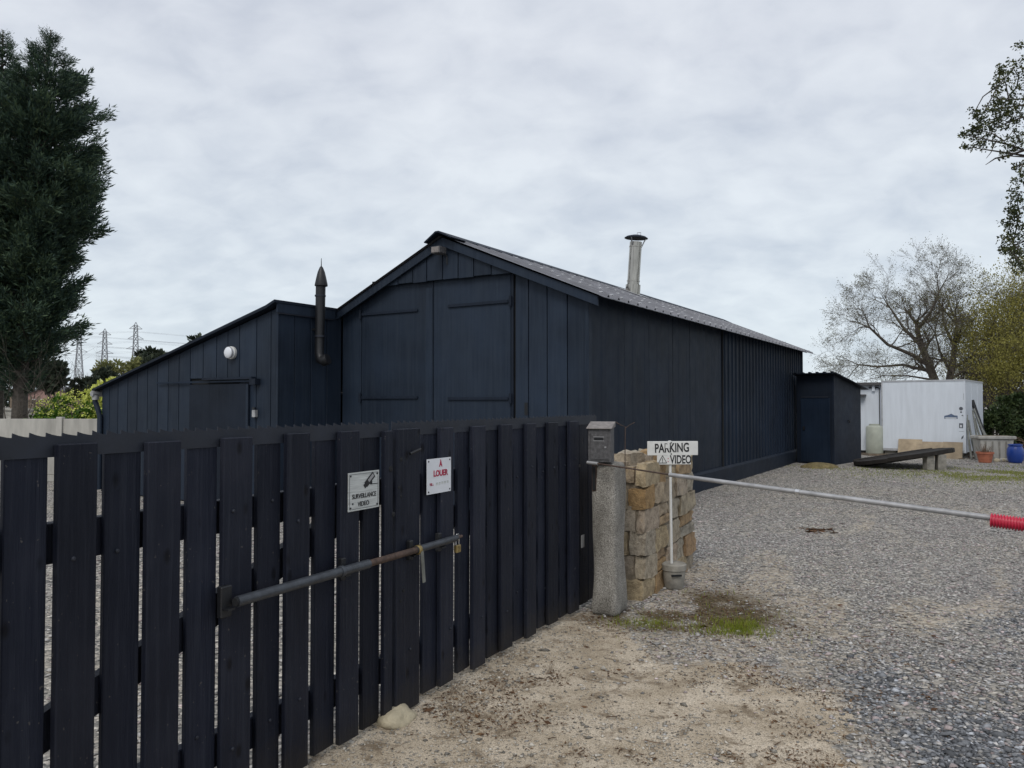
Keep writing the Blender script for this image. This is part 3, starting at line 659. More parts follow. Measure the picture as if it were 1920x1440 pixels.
# ------------------------------------------------------------------ annex
Cb, Sb = math.cos(BA), math.sin(BA)
def bl(x, y, z=0): return Vector((AX + x*Cb - y*Sb, AY + x*Sb + y*Cb, z))
AW, AD = 4.58, 1.31
CO = bl(-W_, -AD)
an = thing('annex', 'lower black board lean-to with single sloping roof beside the barn', 'outbuilding', CO, BA)
def annz(x): return 3.03 + (1.86-3.03)*(-x/AW)
def ann_w(px):
    k = (px-960)/FPX; return (CO.x - k*CO.y)/(Cb + k*(-Sb))
MB().prism([(-AW+.03,0),(-.03,0),(-.03,annz(-.03)-.03),(-AW+.03,annz(-AW)-.03)], 'y', .05, .10).build('wall', MT['gap'], an)
MB().box(-.10, -.05, .10, AD-.01, 0, 2.98).build('wall', MT['gap'], an)
MB().box(-AW, -AW+.06, .10, 6, 0, annz(-AW)-.03).build('wall', MT['barn'], an)
MB().prism([(-AW+.06,0),(-.05,0),(-.05,2.9),(-AW+.06,1.8)], 'y', 5.94, 6).build('wall', MT['barn'], an)
edges = [-ann_w(p) for p in (190, 204, 220, 238, 256, 275, 294, 314, 334, 355, 379, 404, 425, 447, 479, 506)] + [-.004]
dx0, dx1 = -ann_w(357), -ann_w(468)
for a, b in zip(edges[:-1], edges[1:]):
    z0 = .02
    if a > dx0-.1 and b < dx1+.12: z0 = 1.985
    MB().prism([(a+.007, z0), (b-.007, z0), (b-.007, annz(b)-.02), (a+.007, annz(a)-.02)], 'y', .012, .05).build('wall_board', MT['barn'], an, bevel=.004)
ed = np.linspace(.004, AD+.011, 5)
for a, b in zip(ed[:-1], ed[1:]): MB().box(-.05, -.012, a+.006, b-.006, .02, 2.96).build('wall_board', MT['barn'], an, bevel=.004)
MB().box(-.011, .02, -.03, AD-.16, 2.93, 3.09).build('fascia', MT['barn'], an, bevel=.004)
MB().box(-.011, .026, .0, AD-.2, 2.915, 2.929).build('drip_strip', MT['strip'], an)
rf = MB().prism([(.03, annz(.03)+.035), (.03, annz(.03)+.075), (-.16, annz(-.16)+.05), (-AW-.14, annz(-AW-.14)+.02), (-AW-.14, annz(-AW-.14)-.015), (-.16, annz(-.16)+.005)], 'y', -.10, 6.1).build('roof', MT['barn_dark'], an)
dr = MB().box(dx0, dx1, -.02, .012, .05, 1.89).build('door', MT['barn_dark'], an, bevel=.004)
MB().box(dx1-.05, dx1, -.03, -.021, .05, 1.88).build('edge_stile', MT['barn'], dr)
MB().box(-ann_w(385), -ann_w(478), -.07, .011, 1.955, 1.99).build('door_hood', MT['barn_dark'], an)
MB().box(-ann_w(297), -ann_w(486), -.045, -.024, 1.915, 1.94).build('sliding_rail', MT['metal_wall'], an)
MB().box(-ann_w(476), -ann_w(487), -.09, .011, 1.87, 1.96).build('rail_bracket', MT['barn_dark'], an)
sb_ = MB().box(-ann_w(480)-.035, -ann_w(480)+.035, -.05, .011, 1.38, 1.49).build('lock_box', MT['galv'], an, bevel=.006)
MB().box(-ann_w(480)-.03, -ann_w(480)+.03, -.052, -.02, 1.50, 1.53).build('lock_hood', MT['black'], sb_)
# gutter and downpipe on the low corner
MB().tube([(-AW-.10, -.12, 1.76), (-AW-.10, 6.0, 1.76)], .055, 8).build('gutter', MT['galv'], an, True)
dp = MB().tube([(-AW-.10, -.05, 1.74), (-AW-.11, -.05, 1.62), (-AW-.06, -.04, 1.52), (-AW+.02, -.035, 1.36), (-AW+.02, -.035, .06)], .045, 10).build('downpipe', MT['barn'], an, True)
MB().lathe([(.058,-.04),(.058,.04)], 12, (-AW-.10,-.05,1.69)).build('pipe_collar', MT['galv'], dp, True)
# black stove pipe against the side wall
px_, py_ = .13, .70
m = MB().tube([(px_+.17, py_+.02, 2.27), (px_+.10, py_, 2.245), (px_+.03, py_, 2.27), (px_, py_, 2.36), (px_+.005, py_, 2.6), (px_+.02, py_, 3.42)], [.085,.088,.082,.072,.072,.075], 18)
fp = m.build('stove_pipe', MT['black'], an, True)
MB().lathe([(.075,3.37),(.098,3.38),(.10,3.395),(.074,3.52),(.054,3.60),(.028,3.665),(.008,3.69)], 18, (px_+.03, py_, .02)).build('cowl', MT['black'], fp, True)
MB().tube([(px_+.03, py_, 3.70), (px_+.03, py_, 3.83)], [.008,.004], 6).build('spike', MT['black'], fp)
for z in (2.62, 3.25): MB().lathe([(.072,z-.016),(.084,z-.012),(.084,z+.012),(.072,z+.016)], 18, (px_+.012, py_, 0)).build('pipe_collar', MT['strip'], fp, True)
MB().box(-.011, px_-.05, py_-.02, py_+.02, 2.72, 2.75).build('pipe_bracket', MT['black'], fp)
# round wall lamp
lw = -ann_w(435); Mw = Matrix.Translation(Vector((lw, 0, 2.37))) @ Matrix.Rotation(R(90), 4, 'X')
wl_ = thing('wall_lamp', 'round white bulkhead lamp on the annex boards above the door', 'lamp', an.matrix_basis @ Vector((0,0,0)), BA); wl_.location = CO
MB().lathe([(.095,-.011),(.098,.0),(.098,.03),(.085,.034)], 24, M=Mw).build('base', MT['white'], wl_, True)
MB().lathe([(.083,.036),(.086,.05),(.086,.085),(.07,.10),(.02,.105)], 24, M=Mw).build('globe', MT['signwhite'], wl_, True)
MB().lathe([(.088,.06),(.092,.062),(.092,.070),(.088,.072)], 24, M=Mw).build('guard_ring', MT['galv'], wl_, True)

# ------------------------------------------------------------------ end shed
SE = ground_at(1565, 872); SA = R(-43)
sh = thing('shed', 'small black shed with sloping ribbed roof at the barn far end', 'shed', SE, SA)
def shz(y): return 2.33 - .165*y
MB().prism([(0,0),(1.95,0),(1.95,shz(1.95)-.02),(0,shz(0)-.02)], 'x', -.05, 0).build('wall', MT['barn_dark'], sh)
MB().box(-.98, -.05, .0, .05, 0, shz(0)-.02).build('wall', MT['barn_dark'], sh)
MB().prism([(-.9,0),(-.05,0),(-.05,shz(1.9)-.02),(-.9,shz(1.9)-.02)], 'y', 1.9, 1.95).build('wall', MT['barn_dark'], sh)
d = MB().box(-.86, -.10, -.03, -.003, .05, 1.72).build('door', MT['metal_wall'], sh, bevel=.004)
MB().box(-.84, -.14, -.05, -.0305, 1.735, 1.76).build('door_rail', MT['strip'], sh)
MB().box(-.80, -.75, -.05, -.0305, .88, .98).build('handle', MT['black'], d)
MB().tube([(.001, .95, 1.12), (.05, .95, 1.12), (.05, .95, 1.06)], .02, 6).build('latch', MT['black'], sh)
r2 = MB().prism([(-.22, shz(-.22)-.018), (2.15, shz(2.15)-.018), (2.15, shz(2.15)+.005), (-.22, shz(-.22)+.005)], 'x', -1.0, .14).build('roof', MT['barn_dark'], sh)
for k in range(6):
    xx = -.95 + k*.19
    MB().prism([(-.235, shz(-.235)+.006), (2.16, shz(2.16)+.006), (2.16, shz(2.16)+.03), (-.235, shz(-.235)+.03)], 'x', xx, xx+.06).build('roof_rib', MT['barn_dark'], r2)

# ------------------------------------------------------------------ gate
def gate_leaf(name, label, t0, t1, boards, brace, tmid):
    base = G0 + GD*tmid
    g = thing(name, label, 'gate', base, GA, 'leaves of the yard gate')
    rr = random.Random(int(abs(tmid)*100)+5)
    for (a, b, tall) in boards:
        a -= tmid; b -= tmid
        zt = 1.464 + rr.uniform(-.006, .006) if tall else 1.455
        zb = .022 + rr.uniform(-.012, .014)
        y0, y1 = (-.036, -.008) if tall else (.0, .024)
        tw = rr.uniform(-.004, .004); m = MB(); cxm = (a+b)/2; hw = (b-a)/2
        sk = rr.uniform(-.003, .003)
        vs = [(-hw, y0+tw, zb), (hw, y0-tw, zb), (hw, y1, zb), (-hw, y1, zb), (-hw+sk, y0+tw, zt), (hw+sk, y0-tw, zt), (hw+sk, y1, zt), (-hw+sk, y1, zt)]
        m.add(vs, ((0,3,2,1),(4,5,6,7),(0,1,5,4),(1,2,6,5),(2,3,7,6),(3,0,4,7)))
        o = m.build('board', MT['board'], g, bevel=.0035, loc=(cxm, 0, 0))
        for zz in (1.14, .30):
            if rr.random() < .6:
                M_b = Matrix.Translation(Vector((rr.uniform(-.25,.25)*hw*2, y0-.001, zz + rr.uniform(-.05,.05)))) @ Matrix.Rotation(R(90), 4, 'X')
                MB().lathe([(.0075,-.004),(.0075,.003),(.004,.006)], 8, M=M_b).build('bolt_head', MT['strip'], o, True)
    a, b = t0 - tmid, t1 - tmid
    pts = [(a, 1.428), (b, 1.428)]; n_ = int((b-a)/.05); top = []
    for i in range(n_):
        x0 = a + (b-a)*i/n_; p = (b-a)/n_; k = rr.uniform(.75, 1.1)
        top += [(x0, 1.493), (x0+.001, 1.493+.014*k), (x0+p*.35, 1.493+.007*k), (x0+p*.7, 1.493+.002)]
    top.append((b, 1.493)); pts += top[::-1]
    m = MB(); m.prism(pts, 'y', -.0055, -.0015); m.build('spiked_strip', MT['strip'], g)
    for z0 in (1.085, .18): MB().box(a, b, .026, .072, z0, z0+.13).build('rail', MT['board'], g, bevel=.003)
    (xa_, za_), (xb_, zb_) = brace; xa_ -= tmid; xb_ -= tmid
    MB().prism([(xa_, za_-.065), (xb_, zb_-.065), (xb_, zb_+.065), (xa_, za_+.065)], 'y', .028, .066).build('brace', MT['board'], g)
    return g
T = gate_t
Lp = [(10,92,0),(112,187,1),(200,265,0),(279,342,1),(354,409,0),(421,474,1),(485,529,0),(540,582,1),(591,631,0),(640,676,1),(682,714,0),(723,738,1)]
Lb = [(T(a, .036*t), T(b, .036*t), t) for a, b, t in Lp]
t_ = T(5)-.022
tall = 1
for k in range(6): Lb.insert(0, (t_-.142, t_, tall)); t_ -= .164; tall = 1-tall
Rp = [(744,789,1),(794,820,0),(827,852,1),(858,882,0),(888,911,1),(914,937,0),(941,961,1),(964,984,0),(988,1006,1),(1009,1025.5,0),(1029,1046,1),(1049,1066,0),(1069,1085,1),(1087,1101,0),(1102.5,1117,0)]
Rb = [(T(a, .036*t), T(b, .036*t), t) for a, b, t in Rp]
gL = gate_leaf('gate_leaf', 'black timber gate leaf of spaced boards carrying the video surveillance sign', Lb[0][0], Lb[-1][1], Lb, ((-2.1, .0+.22), (.45, 1.12)), -1.0)
gR = gate_leaf('gate_leaf', 'black timber gate leaf of close boards hung beside the granite pillar', Rb[0][0], T(1117), Rb, ((.75, 1.10), (2.9, .32)), 1.9)
def gp(t, off, z): return G0 + GD*t + GN*off + Vector((0,0,z))
MB().box(.93, 1.02, -.012, .02, 1.1, 1.12).build('hinge_band', MT['black'], gR)
o = MB().box(T(1080)-1.9-.02, T(1080)-1.9+.035, -.052, -.049, .49, .585).build('hinge_slot', MT['galv'], gR)
# knots, old holes and fixings on the wide meeting board
for (px, py, r) in ((733, 880, .016), (752, 862, .012), (748, 915, .010), (752, 932, .009), (738, 966, .013), (757, 1110, .009), (752, 1130, .008)):
    tt = T(px, .036); Yg = (G0 + GD*tt + GN*.036).y; z = at(px, py, Yg-.03).z
    Mk = Matrix.Translation(Vector((tt-1.9, -.0365, z))) @ Matrix.Rotation(R(90), 4, 'X')
    MB().lathe([(r,-.003),(r*.9,.003),(r*.4,.004)], 9, M=Mk).build('knot', MT['gap'], gR, True)
MB().tube([(T(752)-1.9, -.06, 1.335), (T(770)-1.9, -.065, 1.355)], .008, 6).build('old_hinge', MT['black'], gR)
# lock bar with its brackets, strap and padlock
tb0, tb1 = T(447, .086), T(858, .086); bc = lerp(tb0, tb1, .505)
bar = thing('lock_bar', 'grey and rusty steel pipe bar bolted across the black gate', 'bar', gp(bc, 0, 0), GA)
z_ = .838; yb = -.086
MB().tube([(-.83, yb, z_-.003), (-.20, yb, z_), (.0, yb, z_)], [.021]*3, 14).build('outer_tube', MT['pipegrey'], bar, True)
MB().tube([(-.01, yb, z_), (.42, yb, z_+.002)], .0165, 12).build('rusty_rod', MT['rust'], bar, True)
MB().tube([(.40, yb, z_+.002), (.80, yb, z_+.006), (.815, yb, z_+.006)], [.019,.019,.013], 12).build('end_tube', MT['pipegrey'], bar, True)
MB().tube([(.815, yb, z_+.006), (.86, yb, z_+.008)], .009, 8).build('end_pin', MT['rust'], bar, True)
MB().tube([(-.84, yb, z_-.003), (-.829, yb, z_-.003)], .0165, 12).build('bore', MT['gap'], bar)
for xx in (-.86, -.155, .395, .67):
    hb_ = (.028, .06) if xx < -.5 else (.016, .05)
    b_ = MB().box(xx-hb_[0], xx+hb_[0], -.064, -.0375, z_-hb_[1], z_+hb_[1]).build('bracket', MT['black'], bar, bevel=.004)
    MB().box(xx-.018, xx+.018, -.09, -.0645, z_-.03, z_-.022).build('saddle', MT['black'], b_)
MB().lathe([(.024,-.012),(.026,-.008),(.026,.008),(.024,.012)], 14, M=Matrix.Translation(Vector((-.20, yb, z_))) @ Matrix.Rotation(R(90), 4, 'Y')).build('collar', MT['pipegrey'], bar, True)
MB().lathe([(.022,-.014),(.025,-.01),(.025,.01),(.022,.014)], 14, M=Matrix.Translation(Vector((.42, yb, z_))) @ Matrix.Rotation(R(90), 4, 'Y')).build('collar', MT['brass'], bar, True)
MB().box(-.011, .011, -.003, .003, -.165, .0).build('hanging_strap', MT['greypole'], bar, loc=(.425, yb-.022, z_-.006), rot=(0, R(-7), 0))
bk_ = (tb1-tb0)/1.645; bar.scale = (bk_, 1, 1)
pl = thing('padlock', 'small brass padlock hanging from the end of the gate bar', 'padlock', gp(bc+.815*bk_, .086, .762), GA)
MB().box(-.022, .022, -.011, .011, 0, .042).build('body', MT['brass'], pl, bevel=.003)
MB().tube([(-.015,0,.04), (-.015,0,.085), (-.008,0,.102), (.008,0,.102), (.015,0,.085), (.015,0,.04)], .0035, 8).build('shackle', MT['steel'], pl, True)
# signs on the gate
def sign_on_gate(name, label, px, py0, py1, w, mat, off):
    tt = (T(px[0], off)+T(px[1], off))/2; Yg = (G0+GD*tt + GN*off).y; pm = (px[0]+px[1])/2
    z0, z1 = at(pm, py1, Yg).z, at(pm, py0, Yg).z
    s = thing(name, label, 'sign', gp(tt, off, (z0+z1)/2), GA)
    h = (z1-z0); MB().box(-w/2, w/2, -.0015, .0015, -h/2, h/2).build('plate', mat, s)
    return s, h
FM = Matrix.Rotation(R(90), 4, 'X')
def on(x, z, y=-.0026): return Matrix.Translation(Vector((x, y, z))) @ FM
s1, h = sign_on_gate('surveillance_sign', 'brushed metal sign reading SURVEILLANCE VIDEO with camera pictogram', (651, 713), 884, 955, .225, MT['signgrey'], .040)
w = .225
text('SURVEILLANCE', .031, MT['ink'], s1, on(.002, -.024), .84, bold=.0004)
text('VIDEO', .031, MT['ink'], s1, on(-.004, -.062), .92, bold=.0004)
fr = MB()
for (a, b, c, d) in ((-w/2+.008, w/2-.008, -h/2+.008, -h/2+.0095), (-w/2+.008, w/2-.008, h/2-.0095, h/2-.008)): fr.box(a, b, -.0026, -.0016, c, d)
for a in (-w/2+.008, w/2-.0095): fr.box(a, a+.0015, -.0026, -.0016, -h/2+.0096, h/2-.0096)
fr.build('border_line', MT['ink'], s1)
Mc = Matrix.Translation(Vector((.045, -.003, .052))) @ Matrix.Rotation(R(-38), 4, 'Y')
MB().box(-.042, .034, -.001, .001, -.015, .015, Mc).build('camera_symbol', MT['ink'], s1)
MB().box(-.018, .028, -.002, -.0012, -.006, .009, Mc).build('camera_symbol', MT['fadedink'], s1)
MB().box(-.056, -.040, -.001, .001, -.010, .010, Mc).build('camera_symbol', MT['ink'], s1)
MB().box(.046, .10, -.003, -.0016, .024, .0275).box(.040, .060, -.003, -.0016, .0276, .040).build('camera_symbol', MT['ink'], s1)
for sx in (-1, 1):
    for sz in (-1, 1): MB().lathe([(.0045,-.001),(.0045,.002),(.002,.0028)], 8, M=on(sx*(w/2-.016), sz*(h/2-.016), -.002)).build('screw', MT['black'], s1)
s2, h = sign_on_gate('rental_sign', 'white sign reading A LOUER in red capitals', (799, 847), 859, 924, .232, MT['signwhite'], .040)
text('\u00c0', .042, MT['redink'], s2, on(.012, .062), .95, bold=.0012)
text('LOUER', .045, MT['redink'], s2, on(.012, .012), .98, bold=.0016)
text('TEL :', .018, MT['redink'], s2, on(-.093, -.044), 1.0, 'LEFT', bold=.0006)
for k in range(5): MB().box(-.032+k*.026, -.014+k*.026, -.0024, -.0016, -.051+.001*k, -.037+.001*k).build('blurred_mark', MT['signgrey'], s2)
for sx in (-1, 1):
    for sz in (-1, 1): MB().lathe([(.0045,-.001),(.0045,.002),(.002,.0028)], 8, M=on(sx*(.116-.014), sz*(h/2-.013), -.002)).build('screw', MT['black'], s2)
# pale boulder under the meeting of the leaves
def rock(name, mat, size, seed, sub=3, amp=.25, flat=None):
    bm = bmesh.new(); bmesh.ops.create_icosphere(bm, subdivisions=sub, radius=1); rs_ = np.random.RandomState(seed)
    ph = rs_.uniform(0, 6.28, (6, 3)); fr_ = rs_.uniform(1, 3.2, (6, 3))
    for v in bm.verts:
        c = v.co; d = sum(math.sin(fr_[k][0]*c.x+ph[k][0])*math.sin(fr_[k][1]*c.y+ph[k][1])*math.sin(fr_[k][2]*c.z+ph[k][2]) for k in range(6))
        v.co = c*(1 + amp*d); v.co = Vector((v.co.x*size[0], v.co.y*size[1], v.co.z*size[2]))
    me = bpy.data.meshes.new(name); bm.to_mesh(me); bm.free(); me.materials.append(mat)
    me.polygons.foreach_set('use_smooth', [True]*len(me.polygons)); return me
pb = ground_at(735, 1352)
o = obj('boulder', rock('boulder', MT['boulder'], (.125, .085, .050), 9, 3, .13), None, (pb.x+.02, pb.y+.01, .012), (0,0,1.0)); tag(o, 'low pale rock poking out under the black gate', 'rock')

# ------------------------------------------------------------------ granite pillar, mailbox, stone wall
pil = thing('granite_pillar', 'rough grey granite gate pillar below the mailbox', 'pillar', PIL, GA)
bm = bmesh.new(); bmesh.ops.create_cube(bm, size=1); bmesh.ops.subdivide_edges(bm, edges=bm.edges[:], cuts=5, use_grid_fill=True)
for v in bm.verts:
    x, y, z = v.co.x, v.co.y, v.co.z+.5
    rx = abs(x)*2; ry = abs(y)*2; q = 1 - .10*(rx*ry)**4
    zz = z*1.15; wob = .016*math.sin(6*zz+2*x+.5) + .010*math.sin(15*zz+5*y+1)
    taper = 1 + .20*(1-z) - .09*math.sin(z*5) 
    v.co = Vector((x*.235*q*taper + wob, y*.185*q*taper + .006*math.sin(9*zz+x*8), zz - .015*(abs(x)+abs(y))*(z > .9)))
me = bpy.data.meshes.new('shaft'); bm.to_mesh(me); bm.free(); me.materials.append(MT['granite']); me.polygons.foreach_set('use_smooth', [True]*len(me.polygons))
sf = obj('shaft', me, pil); md = sf.modifiers.new('sub', 'SUBSURF'); md.levels = 1; md.render_levels = 2
MB().box(-.142, -.128, -.055+.10, -.02+.10, .93, 1.13).build('iron_slot', MT['rust'], pil)
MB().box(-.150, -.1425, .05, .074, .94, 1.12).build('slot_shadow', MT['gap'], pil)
mbp = at(1127, 866, 5.84)
mail = thing('mailbox', 'weathered grey metal mailbox with sloping lid on granite pillar', 'mailbox', (mbp.x, mbp.y, 1.152), R(-20))
MB().box(-.088, .088, -.055, .06, 0, .262).build('body', MT['letterbox'], mail, bevel=.004)
MB().prism([(-.075, .250), (-.075, .257), (.065, .305), (.065, .263)], 'x', -.098, .098).build('lid', MT['letterroof'], mail, bevel=.003)
dd = MB().box(-.066, .066, -.060, -.0555, .022, .215).build('door', MT['letterbox'], mail, bevel=.002)
MB().box(-.074, .074, -.0575, -.0555, .015, .0205).box(-.074, .074, -.0575, -.0555, .2165, .222).box(-.074, -.0675, -.0575, -.0555, .0205, .2165).box(.0675, .074, -.0575, -.0555, .0205, .2165).build('door_frame', MT['letterbox'], mail)
MB().box(-.038, .030, -.0625, -.0605, .165, .188).build('letter_slot', MT['gap'], dd)
MB().box(-.044, .036, -.0615, -.0603, .1885, .193).box(-.044, .036, -.0615, -.0603, .160, .1645).build('slot_trim', MT['galv'], dd)
MB().lathe([(.007,0),(.007,.006)], 10, M=Matrix.Translation(Vector((.048, -.060, .115))) @ FM).build('keyhole', MT['steel'], dd)
# stone pier wall
WL0 = PIL + GD*.47 + GN*.105
sw = thing('stone_wall', 'short rubble stone wall of tan and grey stones by the drive', 'wall', WL0, GA)
MB().box(.012, 1.45, .012, .48, 0, 1.06).build('mortar', MT['mortar'], sw)
stone_me = []
for k in range(14):
    bm = bmesh.new(); bmesh.ops.create_cube(bm, size=1); bmesh.ops.subdivide_edges(bm, edges=bm.edges[:], cuts=3, use_grid_fill=True)
    rs_ = np.random.RandomState(100+k)
    sk = rs_.uniform(-.10, .10, 4)
    for v in bm.verts:
        c = v.co.copy(); ext = sum(1 for q in c if abs(abs(q)-.5) < 1e-4)
        f = 1.0 if ext == 1 else (.99 if ext == 2 else .965)
        c = Vector((c.x + sk[0]*c.z + sk[1]*c.x*c.z, c.y, c.z + sk[2]*c.x + sk[3]*c.x*c.z))*f
        c += Vector(rs_.uniform(-.05, .05, 3)); v.co = c
    me = bpy.data.meshes.new('stone'); bm.to_mesh(me); bm.free(); me.materials.append(MT['stone']); me.polygons.foreach_set('use_smooth', [True]*len(me.polygons)); me.set_sharp_from_angle(angle=R(24)); stone_me.append(me)
rr = random.Random(23)
def stone(x0, x1, y0, y1, z0, z1):
    o = obj('stone', rr.choice(stone_me), sw, ((x0+x1)/2, (y0+y1)/2, (z0+z1)/2), (rr.choice((0, math.pi)), rr.uniform(-.06,.06), rr.uniform(-.05,.05)))
    o.scale = ((x1-x0)*1.02, (y1-y0), (z1-z0)*1.02)
z = -.03
for ci, hcourse in enumerate((.19, .185, .20, .18, .19, .175)):
    # end face towards the drive
    y = -.02 + rr.uniform(-.012, .012); cw = rr.uniform(.07, .10) if ci % 2 else rr.uniform(.15, .19); cl_ = rr.uniform(.30, .42) if ci % 2 else rr.uniform(.18, .26)
    zt_ = z + hcourse; jz = lambda: rr.uniform(-.020, .020)
    stone(-.02+jz(), cl_, y, y+cw-.012, z+.006+jz()*.6, zt_-.006+jz()*.6)
    yy0 = y + cw
    while yy0 < .46:
        wv = rr.uniform(.13, .22)
        if .50 - (yy0+wv) < .08: wv = .51 - yy0
        stone(-.01+jz(), .22, yy0, yy0+wv-.012, z+.006+jz(), zt_-.006+jz()); yy0 += wv
    x = cl_ + .012
    while x < 1.40:
        wv = rr.uniform(.22, .42)
        if 1.47 - (x+wv) < .13: wv = 1.48 - x
        y0 = rr.uniform(-.03, .010)
        if rr.random() < .25:
            zc_ = z + hcourse*rr.uniform(.4, .6); stone(x, x+wv-.014, y0, y0+.2, z+.005, zc_-.005); stone(x, x+wv-.014, y0+.01, y0+.2, zc_+.005, zt_-.005)
        else: stone(x, x+wv-.014, y0, y0+.2, z+.006+jz(), zt_-.006+jz())
        x += wv
    stone(1.26, 1.47, .21, .46, z+.006, zt_-.006)
    z += hcourse
x = .23
while x < 1.3:
    wv = rr.uniform(.22, .38); stone(x, x+wv-.014, .19, .34, 1.0, 1.135+rr.uniform(-.02,.03)); stone(x+.04, x+wv+.03, .345, .50, .99, 1.13+rr.uniform(-.02,.03)); x += wv

# ------------------------------------------------------------------ parking sign in its bucket
bk = ground_at(1267, 1106)
ps = thing('parking_sign', 'white post sign reading PARKING set in a concrete bucket', 'sign', (bk.x, bk.y+.075, 0), R(6))
Ys = bk.y+.075
MB().lathe([(.075,0),(.084,.02),(.100,.155),(.108,.16),(.108,.205),(.098,.215),(.03,.212)], 20).build('concrete_base', MT['concrete_d'], ps, True)
zt = at(1262, 826, Ys).z
MB().tube([(-.02, 0, .20), (-.03, 0, zt)], .0125, 10).build('post', MT['white'], ps, True)
zc1 = at(1262, 840, Ys).z
b1 = MB().box(-.235, .215, -.022, -.013, zc1-.062, zc1+.06).build('upper_board', MT['white'], ps, bevel=.002)
text('PARKING', .108, MT['ink'], ps, Matrix.Translation(Vector((-.018, -.0228, zc1-.001))) @ FM @ Matrix.Rotation(R(1.4), 4, 'Z'),   .68, name='parking_lettering', bold=.0026)
MB().box(-.077, -.037, -.0238, -.0234, zc1-.0, zc1+.035).build('worn_patch', MT['white'], b1)
for zz in (zc1+.047, zc1-.05): MB().lathe([(.006,0),(.006,.003)], 8, M=Matrix.Translation(Vector((-.025, -.022, zz))) @ FM).build('bolt', MT['black'], b1)
zc2 = at(1262, 862, Ys).z
b2 = MB().box(-.150, .150, -.022, -.014, zc2-.040, zc2+.039).build('lower_board', MT['white'], ps, bevel=.002)
text('VIDEO', .098, MT['ink'], ps, Matrix.Translation(Vector((.060, -.0228, zc2))) @ FM, .66, name='video_lettering', bold=.0024)
tri = MB(); c0 = Vector((-.102, -.0232, zc2-.004))
for k in range(3):
    a, b = math.radians(90+120*k), math.radians(210+120*k)
    tri.tube([c0 + Vector((.042*math.cos(a), 0, .042*math.sin(a))), c0 + Vector((.042*math.cos(b), 0, .042*math.sin(b)))], .003, 4)
tri.box(c0.x-.0025, c0.x+.0025, -.0236, -.0222, c0.z-.008, c0.z+.02).box(c0.x-.003, c0.x+.003, -.0236, -.0222, c0.z-.017, c0.z-.011)
tri.build('warning_triangle', MT['ink'], b2)
for zz in (-.014, .012): MB().box(-.056, -.049, -.0236, -.0222, zc2+zz-.004, zc2+zz+.004).build('colon_dot', MT['redink'], b2)
MB().box(-.055, .035, -.112, -.1, .12, .135).build('bucket_gap', MT['gap'], ps)

# ------------------------------------------------------------------ barrier pole
p0 = at(1101, 867, 5.80); p1 = at(1255, 890, 5.38); p2 = at(1857, 971, 4.2); dv = (p2-p1).normalized(); p3 = p2 + dv*1.25
bp = thing('barrier_pole', 'grey steel barrier pole with red sleeve and thin rusty rod', 'barrier', (p1.x, p1.y, 0), 0)
o0 = Vector((p1.x, p1.y, 0))
MB().tube([p1-o0, p2-o0, p3-o0], [.0145, .016, .016], 14).build('pole', MT['galv'], bp, True)
MB().tube([p0-o0+Vector((.03,-.02,0)), p1-o0+dv*.03], .0058, 8).build('rod', MT['rust'], bp, True)
MB().tube([p0-o0, p0-o0+Vector((.075,-.05,-.006))], .0125, 10).build('rod_cap', MT['galv'], bp, True)
pr = []; ll = 1.1; nn = 78
for i in range(nn):
    a = ll*i/nn; q = ll/nn; pr += [(.031, a), (.0385, a+q*.15), (.0385, a+q*.55), (.031, a+q*.7)]
rot = Vector((0,0,1)).rotation_difference(dv).to_matrix().to_4x4()
sl = MB().lathe(pr, 20, M=Matrix.Translation(p2-o0+Vector((0,0,-.012))) @ rot); sl.f = sl.f[:-2]
sl.build('ribbed_sleeve', MT['redplastic'], bp, True)
MB().lathe([(.0295,.004),(.0295,.006)], 20, M=Matrix.Translation(p2-o0+Vector((0,0,-.012))) @ rot).build('sleeve_inside', MT['gap'], bp)
MB().lathe([(.0175,-.012),(.0175,.012)], 14, M=Matrix.Translation(p1.lerp(p2,.46)-o0) @ rot).build('joint_ring', MT['steel'], bp, True)
rp = p2 + dv*1.18
rest = thing('barrier_rest', 'grey steel post carrying the red sleeved barrier end', 'post', (rp.x, rp.y, 0))
MB().box(-.03, .03, -.03, .03, 0, rp.z-.075).build('post', MT['galv'], rest, bevel=.004)
MB().box(-.06, .06, -.02, .02, rp.z-.074, rp.z-.058).build('cradle', MT['galv'], rest)
# bent rods behind the mailbox
rb = thing('bent_rod', 'thin rusty forked rod standing behind the mailbox', 'rod', (PIL.x+.10, PIL.y+.42, 1.0))
q = Vector((PIL.x+.10, PIL.y+.42, 1.0)); Yq = q.y
a = [at(1172, 905, Yq), at(1172, 850, Yq), at(1172.5, 800, Yq), at(1164, 797, Yq), at(1154, 791, Yq)]
MB().tube([p-q for p in a], .0035, 6).build('rod', MT['rust'], rb)
MB().tube([at(1172.5, 803, Yq)-q, at(1180, 797, Yq)-q, at(1190, 792, Yq)-q], .003, 6).build('fork', MT['rust'], rb)

